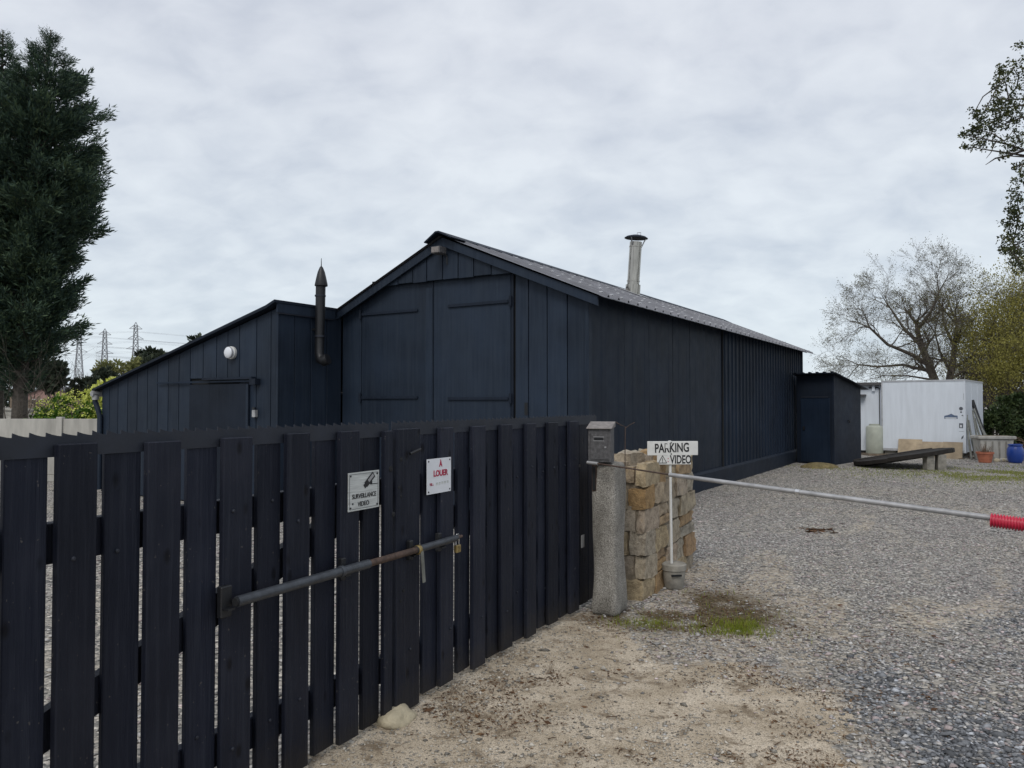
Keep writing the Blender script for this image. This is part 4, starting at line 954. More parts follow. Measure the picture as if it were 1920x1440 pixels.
# ------------------------------------------------------------------ white box body and the things round it
TA = R(-38.7); TO = at(1811, 860, 22.0); TO.z = 0
tr = thing('box_body', 'white insulated truck box body standing on the gravel', 'container', TO, TA)
tp = at(1811, 712, 22.0).z
bd = MB().box(-2.2, 0, 0, 3.45, .16, tp).build('body', MT['trailer'], tr, bevel=.01)
MB().box(-2.215, .012, -.012, .03, tp-.035, tp+.012).build('edge_trim', MT['trailer_trim'], tr)
MB().box(-.025, .012, .0305, 3.46, tp-.035, tp+.012).build('edge_trim', MT['trailer_trim'], tr)
MB().box(-.03, .010, -.010, .03, .16, tp-.036).build('corner_post', MT['trailer'], tr)
MB().box(-2.215, -2.18, -.010, .02, .16, tp-.036).build('corner_post', MT['trailer_trim'], tr)
MB().box(-2.2, -.0305, -.008, -.0005, .16, .23).build('bottom_rail', MT['trailer_trim'], tr)
for (xx, yy) in ((-2.0,.2),(-.25,.2),(-2.0,3.2),(-.25,3.2)): MB().box(xx-.15, xx+.15, yy-.12, yy+.12, 0, .158).build('support_block', MT['concrete_d'], tr)
for xx in (-1.65, -1.1, -.55): MB().box(xx-.008, xx+.008, -.006, -.0005, .235, tp-.04).build('panel_seam', MT['trailer'], bd)
for yy in (1.15, 2.3): MB().box(.0005, .006, yy-.008, yy+.008, .17, tp-.04).build('panel_seam', MT['trailer'], bd)
# flat decals on its face
def dec(name, mat, x0, x1, z0, z1, d=-.002): return MB().box(x0, x1, d-.001, d, z0, z1).build(name, mat, bd)
k = FPX/22.6
def lx(px): # along the face from its near corner
    kk = (px-960)/FPX; c, s = math.cos(TA), math.sin(TA); return (kk*TO.y - TO.x)/(c - kk*s)
def lz(py): return EYE - (py-755)*22.4/FPX
MB().prism([(lx(1770), lz(785)), (lx(1795), lz(785)), (lx(1795), lz(779)), (lx(1789), lz(778.5)), (lx(1783), lz(775.5)), (lx(1777), lz(778)), (lx(1770), lz(779.5))], 'y', -.004, -.002).build('banner_decal', MT['bluedecal'], bd)
dec('banner_decal', MT['signwhite'], lx(1772), lx(1793), lz(784.5), lz(782.5), -.0045)
MB().lathe([(.038,0),(.05,0),(.05,.002),(.038,.002)], 16, M=Matrix.Translation(Vector((lx(1801.5), -.002, lz(766)))) @ FM).build('ring_decal', MT['dark_decal'], bd)
MB().lathe([(.012,0),(.028,.001),(.012,.002)], 5, M=Matrix.Translation(Vector((lx(1801.5), -.002, lz(772.5)))) @ FM).build('star_decal', MT['dark_decal'], bd)
dec('square_decal', MT['dark_decal'], lx(1797.5), lx(1805), lz(802), lz(793)); dec('square_decal', MT['signwhite'], lx(1799.5), lx(1802.5), lz(800.5), lz(796), -.0035)
MB().prism([(lx(1802), lz(779)), (lx(1806), lz(780)), (lx(1804), lz(777))], 'y', -.004, -.002).build('bird_decal', MT['dark_decal'], bd)
dec('line_decal', MT['dark_decal'], lx(1797), lx(1806), lz(808.4), lz(808)); dec('line_decal', MT['dark_decal'], lx(1806.5), lx(1807), lz(750), lz(738))
MB().prism([(lx(1801), lz(823)), (lx(1805), lz(820)), (lx(1806), lz(815)), (lx(1802), lz(818))], 'y', -.004, -.002).build('leaf_decal', MT['dark_decal'], bd)
# cold-room section next to it
cr_ = thing('cold_room', 'white cold room panels with door beside the white box body', 'container', TO, TA)
MB().box(-3.6, -2.24, .25, 2.6, .12, tp-.12).build('body', MT['trailer'], cr_)
MB().box(-3.65, -2.20, .10, 2.7, tp-.118, tp-.03).build('roof', MT['letterbox'], cr_)
MB().box(-2.62, -2.34, .20, .249, tp-.21, tp-.17).build('door_track', MT['black'], cr_)
MB().box(-2.52, -2.44, .18, .20, tp-.30, tp-.125).build('hanger', MT['trailer'], cr_)
MB().box(-2.335, -2.315, .235, .249, .14, tp-.20).build('door_edge', MT['black'], cr_)
MB().box(-2.9, -2.885, .235, .249, .9, tp-.35).build('cable', MT['black'], cr_)
MB().box(-3.6, -2.70, .0, .24, tp-.45, tp-.40).build('shelf', MT['letterbox'], cr_)
for xx in (-3.4, -2.5):
    for yy in (.45, 2.3): MB().box(xx-.1, xx+.1, yy-.1, yy+.1, 0, .119).build('support_block', MT['concrete_d'], cr_)
def lt(x, y, z=0): c, s = math.cos(TA), math.sin(TA); return Vector((TO.x + x*c - y*s, TO.y + x*s + y*c, z))
tk = lt(-2.62, -.15); tk = at(1640, 845, tk.y); tk.z = 0
o = thing('water_tank', 'pale plastic drum with screw lid beside the white cold room', 'tank', tk)
MB().lathe([(.235,.06),(.245,.08),(.245,.83),(.23,.87),(.17,.90),(.16,.91)], 24).build('drum', MT['tank'], o, True)
MB().lathe([(.15,.912),(.15,.95),(.06,.955)], 20).build('lid', MT['tank'], o, True)
MB().box(-.3, .3, -.25, .25, 0, .058).build('pallet', MT['oldwood'], o)
# plywood sheets leaning against the box
for k, (x0, x1, h, d0, lab) in enumerate(((-1.74, -1.1, .52, .20, 'weathered plywood sheet leaning on the white box, longest grey one'), (-1.25, -.55, .46, .29, 'pale plywood sheet leaning between two darker ones on the white box'), (-.56, -.06, .47, .22, 'brown plywood sheet leaning by the white box corner'))):
    o = thing('plywood_sheet', lab, 'plywood', lt((x0+x1)/2, -d0), TA, 'plywood sheets against the box')
    hw = (x1-x0)/2; tl = math.atan2(d0-.05, h); MB().box(-hw, hw, 0, .018, 0, math.hypot(h, d0-.05), Matrix.Rotation(-tl, 4, 'X')).build('sheet', MT['ply'], o, bevel=.002)
# tilted dark disc on two blocks
dc = Vector((9.78, 19.3, .20))
o = thing('cable_drum_disc', 'large dark timber disc tilted on two concrete blocks', 'disc', (dc.x, dc.y, 0), 0)
Md = Matrix.Translation(Vector((0,0,.27))) @ Matrix.Rotation(R(-4.9), 4, 'X') @ Matrix.Rotation(R(-8.6), 4, 'Y')
for k in range(7):
    y0 = -1.14 + k*2.28/7; y1 = y0 + 2.28/7 - .012; pts = []
    for (yy, sgn) in ((y0, 1), ((y0+y1)/2, 1), (y1, 1), (y1, -1), ((y0+y1)/2, -1), (y0, -1)):
        pts.append((sgn*math.sqrt(max(.04, 1.15**2 - yy*yy)), yy))
    m = MB(); zj = random.uniform(-.018, .018); m.prism(pts, 'z', -.05+zj, .045+zj); m.v = [tuple(Md @ Vector(v)) for v in m.v]; m.build('plank', MT['darkwood'], o, bevel=.006)
m = MB(); m.box(-.95, .95, -.09, .09, -.12, -.07); m.v = [tuple(Md @ Vector(v)) for v in m.v]; m.build('batten', MT['darkwood'], o)
for k, px in enumerate((1745, 1768)):
    gpt = ground_at(px, 882)
    b_ = thing('concrete_block', ('concrete block under the dark disc, standing nearer the black shed', 'concrete block under the dark disc, standing nearer the terracotta pot')[k], 'block', (gpt.x, gpt.y+.09, 0), R(8 - 14*k), 'blocks under the disc')
    hz = .235 + (gpt.x-dc.x)*math.tan(R(9.2)) - .085
    MB().box(-.095, .095, -.09, .09, 0, .37).build('block', MT['concrete_d'], b_, bevel=.006)
# pot, barrel, tub, poles, beam
pt = at(1847, 866, 20.6); pt.z = 0
o = thing('terracotta_pot', 'ribbed terracotta flower pot holding dead stems', 'pot', pt)
MB().lathe([(.13,0),(.15,.01),(.165,.10),(.170,.10),(.178,.17),(.183,.17),(.19,.235),(.215,.238),(.215,.285),(.195,.285),(.185,.22),(.02,.215)], 26).build('pot', MT['terracotta'], o, True)
m = MB(); rr = random.Random(9)
for k in range(40):
    a = rr.uniform(0, 6.28); r_1 = rr.uniform(0, .15); x0, y0 = r_1*math.cos(a), r_1*math.sin(a)
    m.tube([(x0, y0, .2), (x0*1.4+rr.uniform(-.06,.06), y0*1.4+rr.uniform(-.06,.06), rr.uniform(.32,.5))], [.006,.003], 4)
m.build('dead_stems', MT['twig'], o)
pt = at(1904, 866, 20.5); pt.z = 0
o = thing('blue_barrel', 'squat blue plastic barrel beside the rubbish heap', 'barrel', pt)
MB().lathe([(.10,0),(.15,.015),(.185,.09),(.20,.22),(.195,.34),(.165,.43),(.15,.445),(.15,.455),(.17,.46),(.17,.49),(.155,.495),(.145,.47),(.03,.47)], 26).build('drum', MT['blue'], o, True)
MB().tube([(-.14,0,.49),(-.08,-.1,.50),(.08,-.1,.50),(.14,0,.49)], .012, 6).build('handle', MT['blue'], o, True)
pt = at(1862, 862, 21.4); pt.z = 0
o = thing('concrete_tub', 'pale concrete tub with thick rim behind the terracotta pot', 'tub', pt, R(-12))
MB().prism([(-.36,0),(.36,0),(.42,.60),(-.42,.60)], 'y', -.28, .28).build('tub', MT['concrete'], o, bevel=.01)
MB().box(-.47, .47, -.33, .33, .601, .68).build('rim', MT['concrete'], o, bevel=.012)
MB().box(-.40, .40, -.26, .26, .681, .684).build('soil', MT['mortar'], o)
for k in range(4): MB().box(-.30+k*.17, -.26+k*.17, -.292, -.281, .06, .54).build('flute', MT['concrete_d'], o)
bmv = at(1846, 815, 22.6); tpv = at(1822, 749, 23.0)
o = thing('leaning_beam', 'black square beam leaning against the white box end', 'beam', (bmv.x+.12, bmv.y, 0))
q = Vector((bmv.x+.12, bmv.y, 0)); MB().tube([Vector((.06,-.05,0)), (bmv-q).lerp(tpv-q, .98)], .055, 4).build('beam', MT['black'], o)
for k, (a, b) in enumerate((((1822,858),(1813,778)), ((1830,858),(1816,788)), ((1838,858),(1824,770)), ((1846,857),(1828,784)), ((1872,858),(1834,792)), ((1858,858),(1826,766)))):
    A_, B_ = at(a[0], a[1], 21.7-.04*k), at(b[0], b[1], 22.25); A_.z = 0
    o = thing('leaning_pole', ('grey pole leaning on the white box end, first from its corner', 'grey pole leaning on the white box end, second from its corner', 'grey pole leaning on the white box end, third from its corner', 'grey pole leaning on the white box end, fourth from its corner', 'slanting grey pole whose foot stands nearest the blue barrel', 'grey pole leaning on the box end behind the terracotta pot')[k], 'pole', A_, 0, 'poles leaning on the box'); B_ = B_ - A_
    MB().tube([(0,0,0), B_*.5 + Vector((.015*k-.03,0,.0)), B_], [.028,.027,.022], 8).build('pole', MT['greypole'], o, True)
rr = random.Random(4); m = MB(); hp = at(1915, 850, 21.8); hp.z = 0
for k in range(420):
    a, b = rr.gauss(0, .75), rr.gauss(0, .45); z0 = max(.01, (.62*math.exp(-(a*a/.9+b*b/.5)))*rr.random()*1.25); an_ = rr.uniform(0, 6.28); l_ = rr.uniform(.15,.5)
    p = hp + Vector((.35+a, b, z0)); d_ = Vector((math.cos(an_), math.sin(an_), rr.uniform(-.25,.45)))*l_
    e_ = p + d_; e_.z = max(.01, e_.z); m.tube([p, e_], [rr.uniform(.006,.018), .005], 4, False)
tag(m.build('brush_heap', MT['twig']), 'heap of dead branches behind the blue barrel', 'brush heap', None, 'stuff')
rr = random.Random(14)
for k, (px, py) in enumerate(((1876,860),(1881,866),(1886,862),(1870,866),(1893,868),(1880,856))):
    pt = at(px, py, 20.9); o = obj('rubble_stone', rock('rubble_stone', MT['boulder'] if k % 2 else MT['concrete'], (rr.uniform(.05,.09), .06, rr.uniform(.04,.07)), 30+k, 2), None, (pt.x, pt.y, .035)); tag(o, 'pale fist sized rubble between the pot and blue barrel', 'stone', 'rubble stones by the barrel')
# mossy mound between barn and shed
md_ = ground_at(1530, 876)
o = obj('mound', rock('mound', simple('moss_soil', (.17,.135,.06), .95, 0, .4, 12, .8, 30, .03), (.5, .35, .11), 77, 3, .14), None, (md_.x+.02, md_.y-.05, .0), (0,0,.6)); tag(o, 'low mossy soil mound at the shed door', 'mound')

# ------------------------------------------------------------------ concrete panel fence on the left
FY = 15.7
cf = thing('concrete_fence', 'pale precast concrete panel fence behind the yard', 'fence', (-12, FY, 0), R(-.6))
xp = at(115, 800, FY).x + 12
posts = [xp + 2.03*k for k in range(-4, 3)]
for p in posts: MB().box(p-.06, p+.06, -.06, .06, 0, 1.31).build('post', MT['concrete'], cf, bevel=.008)
for a, b in zip(posts[:-1], posts[1:]):
    for (z0, z1) in ((0,.135),(.143,.70),(.708,1.272)): MB().box(a+.062, b-.062, -.022, .022, z0, z1).build('panel', MT['concrete'], cf, bevel=.005)

# ------------------------------------------------------------------ vegetation
def leaf_cloud(P, size, D, rs, name, mat, parent, stretch=2.2, spread=.6):
    """rhombic leaves at P, pointing roughly along D"""
    n = len(P); D = D + rs.normal(0, spread, (n,3)); D /= np.linalg.norm(D, axis=1)[:,None]+1e-9
    S = np.cross(D, rs.normal(0, 1, (n,3))); S /= np.linalg.norm(S, axis=1)[:,None]+1e-9
    L = D*(size*stretch)[:,None]; S = S*(size*.5)[:,None]
    V_ = np.stack([P, P+L*.5+S, P+L, P+L*.5-S], 1).reshape(-1,3)
    return nparr(name, V_, np.arange(n*4).reshape(-1,4), mat, parent)
class Bare:
    def __init__(s, seed): s.r = random.Random(seed); s.m = MB(); s.tips = []
    def grow(s, p, d, l, r, depth, bend=.25, up=.12, ratio=.72, nb=(2,3), sides=None, spread=(.35,.85), segs=4):
        pts = [p]; rs_ = [r]; q = p; dd = d.copy(); kids = []
        for i in range(segs):
            dd = (dd + Vector((s.r.gauss(0,bend), s.r.gauss(0,bend), s.r.gauss(0,bend)+up))*.42).normalized()
            q = q + dd*(l/segs); pts.append(q); rs_.append(r*(1-.62*(i+1)/segs)); kids.append((q, dd.copy(), rs_[-1]))
        n_ = sides or (8 if r > .08 else (5 if r > .02 else 3))
        s.m.tube(pts, rs_, n_, False)
        if depth == 0: s.tips.append((q, dd)); return
        last = kids[-1]
        out = [(last, .0)] + [(s.r.choice(kids[1:-1] if segs > 2 else kids), 1) for _ in range(s.r.randint(*nb))]
        for (kp, kd, kr), side in out:
            ax = kd.orthogonal(); ax.rotate(Matrix.Rotation(s.r.uniform(0,6.283), 3, kd)); nd = kd.copy()
            nd.rotate(Matrix.Rotation(s.r.uniform(*spread)*(1 if side else .35), 3, ax))
            s.grow(kp, nd, l*ratio*s.r.uniform(.75,1.15), max(kr*.82, .0035), depth-1, bend, up, ratio, nb, None, spread, segs if depth > 2 else 3)
# big bare tree behind the white box
TY = 30.0
tb = at(1768, 755, TY); tb.z = 0
oak = thing('bare_tree', 'wide bare branching tree rising behind the white box body', 'tree', tb)
B = Bare(12); base_z = at(1768, 712, TY).z
B.m.tube([(0,0,-.1), (.02,0,.8), (.0,0,base_z*.75), (-.1,0,base_z+.1)], [.42,.34,.32,.28], 10, False)
def q_(px, py, dy=0): v = at(px, py, TY+dy); return v - tb
limbs = [ # points through which the main limbs run, radius
    ([(0,0,base_z*.7), q_(1738,660,-.2), q_(1722,620,-.2), q_(1716,580,0)], .25),
    ([(.05,0,base_z*.7), q_(1786,672,.2), q_(1790,635,.2), q_(1795,585,.1)], .22),
    ([q_(1745,672,-.1), q_(1705,645,-.8), q_(1660,625,-1.2), q_(1625,590,-1.4)], .13),
    ([q_(1738,680,.1), q_(1690,668,1.0), q_(1640,672,1.4), q_(1605,668,1.6)], .09),
    ([q_(1786,675,.2), q_(1820,655,.6), q_(1850,620,.9), q_(1868,575,1.0)], .10),
    ([q_(1722,625,-.2), q_(1690,590,.6), q_(1665,550,.9)], .10),
    ([q_(1718,595,0), q_(1745,555,-.6), q_(1760,515,-.9)], .10),
    ([q_(1790,630,.2), q_(1770,585,1.3), q_(1765,545,1.6)], .09),
    ([q_(1786,690,.2), q_(1762,640,-1.1), q_(1752,600,-1.5)], .08),
    ([q_(1755,700,-.2), q_(1700,690,-1.4), q_(1650,690,-2.0)], .06)]
for pts, r in limbs:
    pts = [Vector(p) for p in pts]; nn = len(pts)
    rads = [.78*r*(1-.6*i/(nn-1)) for i in range(nn)]; B.m.tube(pts, rads, 8, False)
    dl = (pts[-1]-pts[-2]).normalized()
    for _ in range(3): B.grow(pts[-1], (dl + Vector((B.r.gauss(0,.45), B.r.gauss(0,.45), B.r.gauss(.05,.35)))).normalized(), B.r.uniform(.70,.95), rads[-1]*.8, 5, .34, .02, .73, (2,2))
    for i in range(1, nn):
        for _ in range(2):
            t0 = B.r.random(); p = pts[i-1].lerp(pts[i], t0); dl = (pts[i]-pts[i-1]).normalized()
            B.grow(p, (dl*.6 + Vector((B.r.gauss(0,.7), B.r.gauss(0,.7), B.r.gauss(.2,.5)))).normalized(), B.r.uniform(.75,1.05), rads[i]*.55, 4, .34, .02, .73, (2,3))
B.m.build('branches', MT['bark_grey'], oak); oak.scale = (.96, .96, .90)
tips = np.array([list(p)+list(d) for p, d in B.tips]); rs = np.random.RandomState(5)
P = np.repeat(tips[:,:3], 2, 0) + rs.normal(0, .05, (len(tips)*2, 3))
leaf_cloud(P, rs.uniform(.018,.034,len(P)), np.repeat(tips[:,3:], 2, 0), rs, 'buds', MT['bud'], oak, 1.9)

def bushy(name, label, cat, X, Y, h, rx, z0, nl, size, mat, bark, seed, nclump=26, lobes=None, group=None, flat=1.0, stems=1, stretch=1.8, stemr=None, cr=.32):
    rs_ = np.random.RandomState(seed); o = thing(name, label, cat, (X, Y, 0), 0, group); rr_ = random.Random(seed)
    C = []
    for k in range(nclump):
        a = rs_.uniform(0, 6.283); u_ = rs_.uniform(-1, 1); q = rs_.uniform(.45, 1.0)**.6
        s_ = math.sqrt(1-u_*u_); C.append((rx*q*s_*math.cos(a), rx*q*s_*math.sin(a), (z0+h)/2 + (h-z0)/2*q*u_*flat))
    C = np.array(C); m_ = MB(); r0 = stemr or max(.03, h*.018)
    for k in range(stems):
        a = rr_.uniform(0,6.28); bx, by = (.0, .0) if stems == 1 else (rx*.35*math.cos(a), rx*.35*math.sin(a))
        top = Vector((bx*1.6, by*1.6, z0 + (h-z0)*.75)); m_.tube([(bx,by,-.05), (bx*1.2+.03,by*1.2,z0*.6+.05), top], [r0*1.3, r0, r0*.35], 7, False)
        for c in C[k::stems]:
            t0 = rr_.uniform(.25,.85); p = Vector((bx*1.2,by*1.2,z0*.6+.05)).lerp(top, t0); c = Vector(c)
            mid = p.lerp(c, .5) + Vector((0,0,.06*h*rr_.uniform(-.5,1))); m_.tube([p, mid, c], [r0*.42, r0*.28, r0*.1], 4, False)
    m_.build('trunk', bark, o)
    idx = rs_.randint(0, nclump, nl); rad = rx*cr*rs_.uniform(.6, 1.3, nclump)
    dirn = rs_.normal(0, 1, (nl,3)); dirn /= np.linalg.norm(dirn, axis=1)[:,None]
    P_ = C[idx] + dirn*(rad[idx]*rs_.uniform(.2,1,nl)**.6)[:,None]*np.array([1,1,.8*flat if flat < 1 else .85])
    P_[:,2] = np.maximum(P_[:,2], .02)
    leaf_cloud(P_, size*rs_.uniform(.6,1.4,nl), dirn + np.array([0,0,.2]), rs_, 'crown', mat, o, stretch)
    return o
# conifers on the left
def cypress(X, Y, h, label, prof, seed, dead=.0, topx=0.0):
    rs_ = np.random.RandomState(seed); rr_ = random.Random(seed)
    o = thing('cypress_tree', label, 'tree', (X, Y, 0), 0, 'tall conifers behind the fence')
    m_ = MB(); m_.tube([(0,0,-.1), (.05,.02,2.2), (topx*.4,.0,h*.55), (topx,0,h)], [.20,.16,.11,.012], 9, False)
    zs, rs2 = zip(*prof); PP, DD, SS = [], [], []
    nb = int(36*(h-zs[0]))
    for k in range(nb):
        z = zs[0] + (h-.10-zs[0])*(k+rr_.random())/nb; rad = float(np.interp(z, zs, rs2))*rr_.choice((.6,.72,.8,.88,.94,1.0,1.04,1.08)); a = rr_.uniform(0, 6.283); rad *= .72 + .50*float(vnoise(np.array(a*1.3), np.array(z*1.25), 1.0, seed))
        cxk = topx*min(1, max(0, (z-2.2)/(h-2.2))); rise = rr_.uniform(-.02, .48)*rad
        p0_ = Vector((cxk,0,z-rise*.8)); p2_ = Vector((cxk+math.cos(a)*rad, math.sin(a)*rad, z+rise*.45)); p1_ = p0_.lerp(p2_, .58) + Vector((0,0,-.13*rad))
        m_.tube([p0_, p1_, p2_], [.026, .016, .004], 4, False)
        ns = int(10 + rad*42); sd_ = Vector((-math.sin(a), math.cos(a), 0))
        for j in range(ns):
            t0 = rr_.uniform(.16, 1.0)**.7; pt_ = p0_.lerp(p1_, t0*2) if t0 < .5 else p1_.lerp(p2_, t0*2-1)
            dd_ = (p2_-p1_).normalized(); wdt = max(.02, (1.02-t0))*.36*min(1.0, rad)
            base = pt_ + sd_*rr_.gauss(0, wdt) + Vector((0,0,rr_.gauss(-.02, .05+.25*wdt)))
            PP.append(base); DD.append(dd_ + sd_*rr_.gauss(0,.45) + Vector((0,0,rr_.uniform(-.25,.45)))); SS.append(rr_.uniform(.7,1.25)*min(1, .34+rad*.75))
    m_.build('trunk', MT['bark'], o)
    P_ = np.array([tuple(p) for p in PP]); D_ = np.array([tuple(d) for d in DD]); D_ /= np.linalg.norm(D_, axis=1)[:,None]; S_ = np.array(SS)
    # every spray is a fan of narrow sprigs
    k = 10; P2 = np.repeat(P_, k, 0); D2 = np.repeat(D_, k, 0); S2 = np.repeat(S_, k); off = rs_.uniform(0, .34, (len(P2),1))*S2[:,None]
    P2 = P2 + D2*off + rs_.normal(0, .030, P2.shape)*(1.25-off*2)
    leaf_cloud(P2, .026*S2*rs_.uniform(.7,1.3,len(P2)), D2, rs_, 'crown', MT['cypress'], o, 5.0, .38)
    return o
Yc = 18.8; mpp = Yc/FPX
def zpx(py): return EYE + (HOR-py)*mpp
xB = at(35, 700, Yc).x
prB = [(zpx(735), .25), (zpx(690), .55), (zpx(650), .90), (zpx(610), 1.38), (zpx(560), .95), (zpx(510), 1.18), (zpx(470), 1.0), (zpx(420), 1.28), (zpx(350), 1.52), (zpx(280), 1.46), (zpx(205), 1.30), (zpx(150), .82), (zpx(110), .46), (zpx(80), .24), (zpx(62), .10), (zpx(48), .03)]
cypress(xB, Yc, zpx(48), 'tall dark cypress with shorter leaning top nearer the annex', prB, 41, topx=at(95, 100, Yc).x - xB)
xA = at(-10, 700, Yc+.6).x
prA = [(zpx(715), .5), (zpx(660), 1.2), (zpx(560), 1.5), (zpx(450), 1.9), (zpx(330), 1.9), (zpx(220), 1.4), (zpx(150), .95), (zpx(100), .55), (zpx(70), .28), (zpx(45), .12), (zpx(26), .03)]
cypress(xA, Yc+.6, zpx(26), 'tallest dark cypress with pointed top behind the concrete fence', prA, 42, topx=at(5,100,Yc+.6).x - xA)
xC = at(-130, 700, Yc+.3).x
cypress(xC, Yc+.3, zpx(70), 'bushy dark cypress farthest from the annex along the fence', [(a, b*1.05) for a, b in prA], 43)
# low bare branches at the foot of the conifers
bb = Bare(31); pb_ = at(58, 755, 17.6); pb_.z = 0
for k in range(4): bb.grow(Vector((bb.r.uniform(-.5,.4), bb.r.uniform(-.2,.2), 0)), Vector((bb.r.gauss(.15,.5), bb.r.gauss(0,.3), 1)).normalized(), 1.5, .03, 3, .35, .03, .7, (1,3))
o = thing('bare_shrub', 'leafless tangled shrub under the dark conifers', 'shrub', pb_); bb.m.build('stems', MT['bark_grey'], o)
# flowering laurel bush
sb2 = at(142, 755, 17.6)
o = bushy('flowering_bush', 'bright green bush dotted with yellow white flowers over the fence', 'bush', sb2.x+.05, 17.6, 1.78, .72, .5, 5200, .055, MT['laurel'], MT['bark_grey'], 51, 34, cr=.36, stems=3, stretch=1.7, stemr=.03)
rs = np.random.RandomState(8); n = 330; d = rs.normal(0,1,(n,3)); d[:,1] = -np.abs(d[:,1]); d /= np.linalg.norm(d,axis=1)[:,None]
P = d*np.array([.85,.75,.72])*rs.uniform(.82,1.12,(n,1)) + np.array([0,0,1.14])
P = np.repeat(P, 7, 0) + rs.normal(0, .028, (n*7,3)); leaf_cloud(P, rs.uniform(.02,.038,len(P)), np.repeat(d,7,0), rs, 'flowers', MT['yellowleaf'], o, 1.5, .8)
sb3 = at(176, 722, 17.4); bushy('flowering_bush', 'taller flowering green bush sprig against the annex gutter', 'bush', sb3.x, 17.9, 2.15, .40, .7, 1500, .05, MT['yellowleaf'], MT['bark_grey'], 52, 12, cr=.42, stems=2, stretch=1.6, stemr=.025)
# background trees and shrubs
def bg(px, top, Y): v = at(px, top, Y); return v.x, v.z
specs = [ # px, top, Y, half width px, bottom py, leaves, size, material, label, name, flat, clumps
 (92, 684, 42, 30, 730, 2600, .13, 'darkpine', 'dark loose evergreen tree beyond the cypress trunks', 'evergreen_tree'),
 (196, 694, 48, 20, 735, 2000, .13, 'darkpine', 'dark rounded evergreen tree at the middle pylon foot', 'evergreen_tree'),
 (165, 715, 44, 36, 742, 2600, .12, 'darkpine', 'low spreading dark evergreen behind the flowering bush', 'evergreen_tree'),
 (50, 692, 46, 26, 735, 1800, .13, 'darkpine', 'dark evergreen tree glimpsed between cypress stems', 'evergreen_tree'),
 (232, 676, 62, 40, 722, 2200, .15, 'pale', 'pale green tree above the annex low roof edge', 'pale_tree'),
 (283, 655, 66, 24, 690, 1500, .20, 'darkpine', 'small flat topped pine showing above the annex roof', 'pine_tree'),
 (300, 672, 60, 34, 722, 1500, .16, 'darkpine', 'dark pine showing low behind the annex roof', 'pine_tree'),
 (372, 628, 66, 19, 668, 420, .20, 'darkpine', 'sparse tree top peeping over the annex roof slope', 'sparse_tree'),
]
for k, (px, top, Y, hw, bot, nl, sz, mt, lab, nm_) in enumerate(specs):
    X, h = bg(px, top, Y); z0 = at(px, bot, Y).z
    bushy(nm_, lab, 'tree', X, Y, h, hw*Y/FPX, max(.3, z0), nl, sz, MT[mt], MT['bark'], 200+k, 18, None, 'trees beyond the fence', 1.0 if 'flat' not in lab else .9, 1, 2.0)
for k, (px, top, Y) in enumerate(((150, 678, 50), (120, 690, 52), (178, 686, 55))):
    X, h = bg(px, top, Y); B2 = Bare(60+k); B2.grow(Vector((0,0,0)), Vector((0,0,1)), h*.5, .12, 4, .16, .2, .68, (2,3))
    o = thing('bare_tree', ('slim bare tree at the farthest pylon foot', 'slim bare tree behind the cypress branch tip', 'slim bare tree between the two pylons')[k], 'tree', (X, Y, 0), 0, 'bare trees beyond the fence'); B2.m.build('branches', MT['bark_grey'], o)
# thicket on the right
th = [(1868, 560, 30, 46, 3200), (1905, 515, 31, 55, 3800), (1950, 480, 30, 60, 3600), (1840, 640, 33, 40, 2400), (1890, 640, 27.5, 42, 2800), (1990, 560, 28, 60, 3000)]
tl_ = ['yellow green spring tree directly right of the bare tree', 'tallest yellow green spring tree under the overhanging oak leaves', 'broad spring tree at the edge of the thicket', 'low yellow green tree behind the white box end', 'slim spring tree in front of the thicket above the hedge', 'spreading spring tree past the rubbish heap']
for k, (px, top, Y, hw, nl) in enumerate(th):
    nl = int(nl*1.9)
    X, h = bg(px, top, Y); B2 = Bare(80+k); 
    for j in range(6): B2.grow(Vector((B2.r.uniform(-.5,.5), B2.r.uniform(-.4,.4), 0)), Vector((B2.r.gauss(0,.22), B2.r.gauss(0,.22), 1)).normalized(), h*.42, .055, 4, .14, .16, .68, (2,3), None, (.25,.7))
    o = thing('spring_tree', tl_[k], 'tree', (X, Y, 0), 0, 'trees of the thicket'); B2.m.build('branches', MT['bark_grey'], o)
    tips = np.array([list(p)+list(d) for p, d in B2.tips]); rs_ = np.random.RandomState(90+k)
    sel = rs_.randint(0, len(tips), nl*2); P = tips[sel,:3] + rs_.normal(0, .16, (nl*2,3)); P[:,2] = np.maximum(P[:,2], .1)
    leaf_cloud(P, rs_.uniform(.028,.055,nl*2), tips[sel,3:], rs_, 'crown', MT['willow'], o, 1.7)
hd = [(1868, 765, 25.5, 26, 3600), (1900, 742, 26.5, 32, 4600), (1945, 752, 25.5, 36, 4200), (1990, 745, 25, 40, 3600)]
hl = ['dark evergreen shrub touching the white box end', 'tallest dark evergreen shrub behind the rubbish heap', 'dark evergreen shrub beyond the blue barrel', 'dark evergreen shrub at the thicket end']
for k, (px, top, Y, hw, nl) in enumerate(hd):
    X, h = bg(px, top, Y); bushy('evergreen_shrub', hl[k], 'shrub', X, Y, h, hw*Y/FPX*1.15, .15, nl, .06, MT['hedge'], MT['bark'], 300+k, 26, None, 'evergreen shrubs behind the heap', 1.0, 3, 1.8, .03, .40)
# hedge trees closing the place behind box and barn
for k, (px, top, Y, hw) in enumerate(((1700, 735, 36, 60), (1600, 742, 38, 60), (1480, 742, 40, 70))):
    X, h = bg(px, top, Y); bushy('hedge_bush', ('low hedge bush behind the white box body', 'low hedge bush behind the cold room', 'low hedge bush behind the barn end')[k], 'bush', X, Y, h, hw*Y/FPX, .1, 1800, .10, MT['hedge'], MT['bark'], 330+k, 24, None, 'hedge at the yard end', .8, 2)
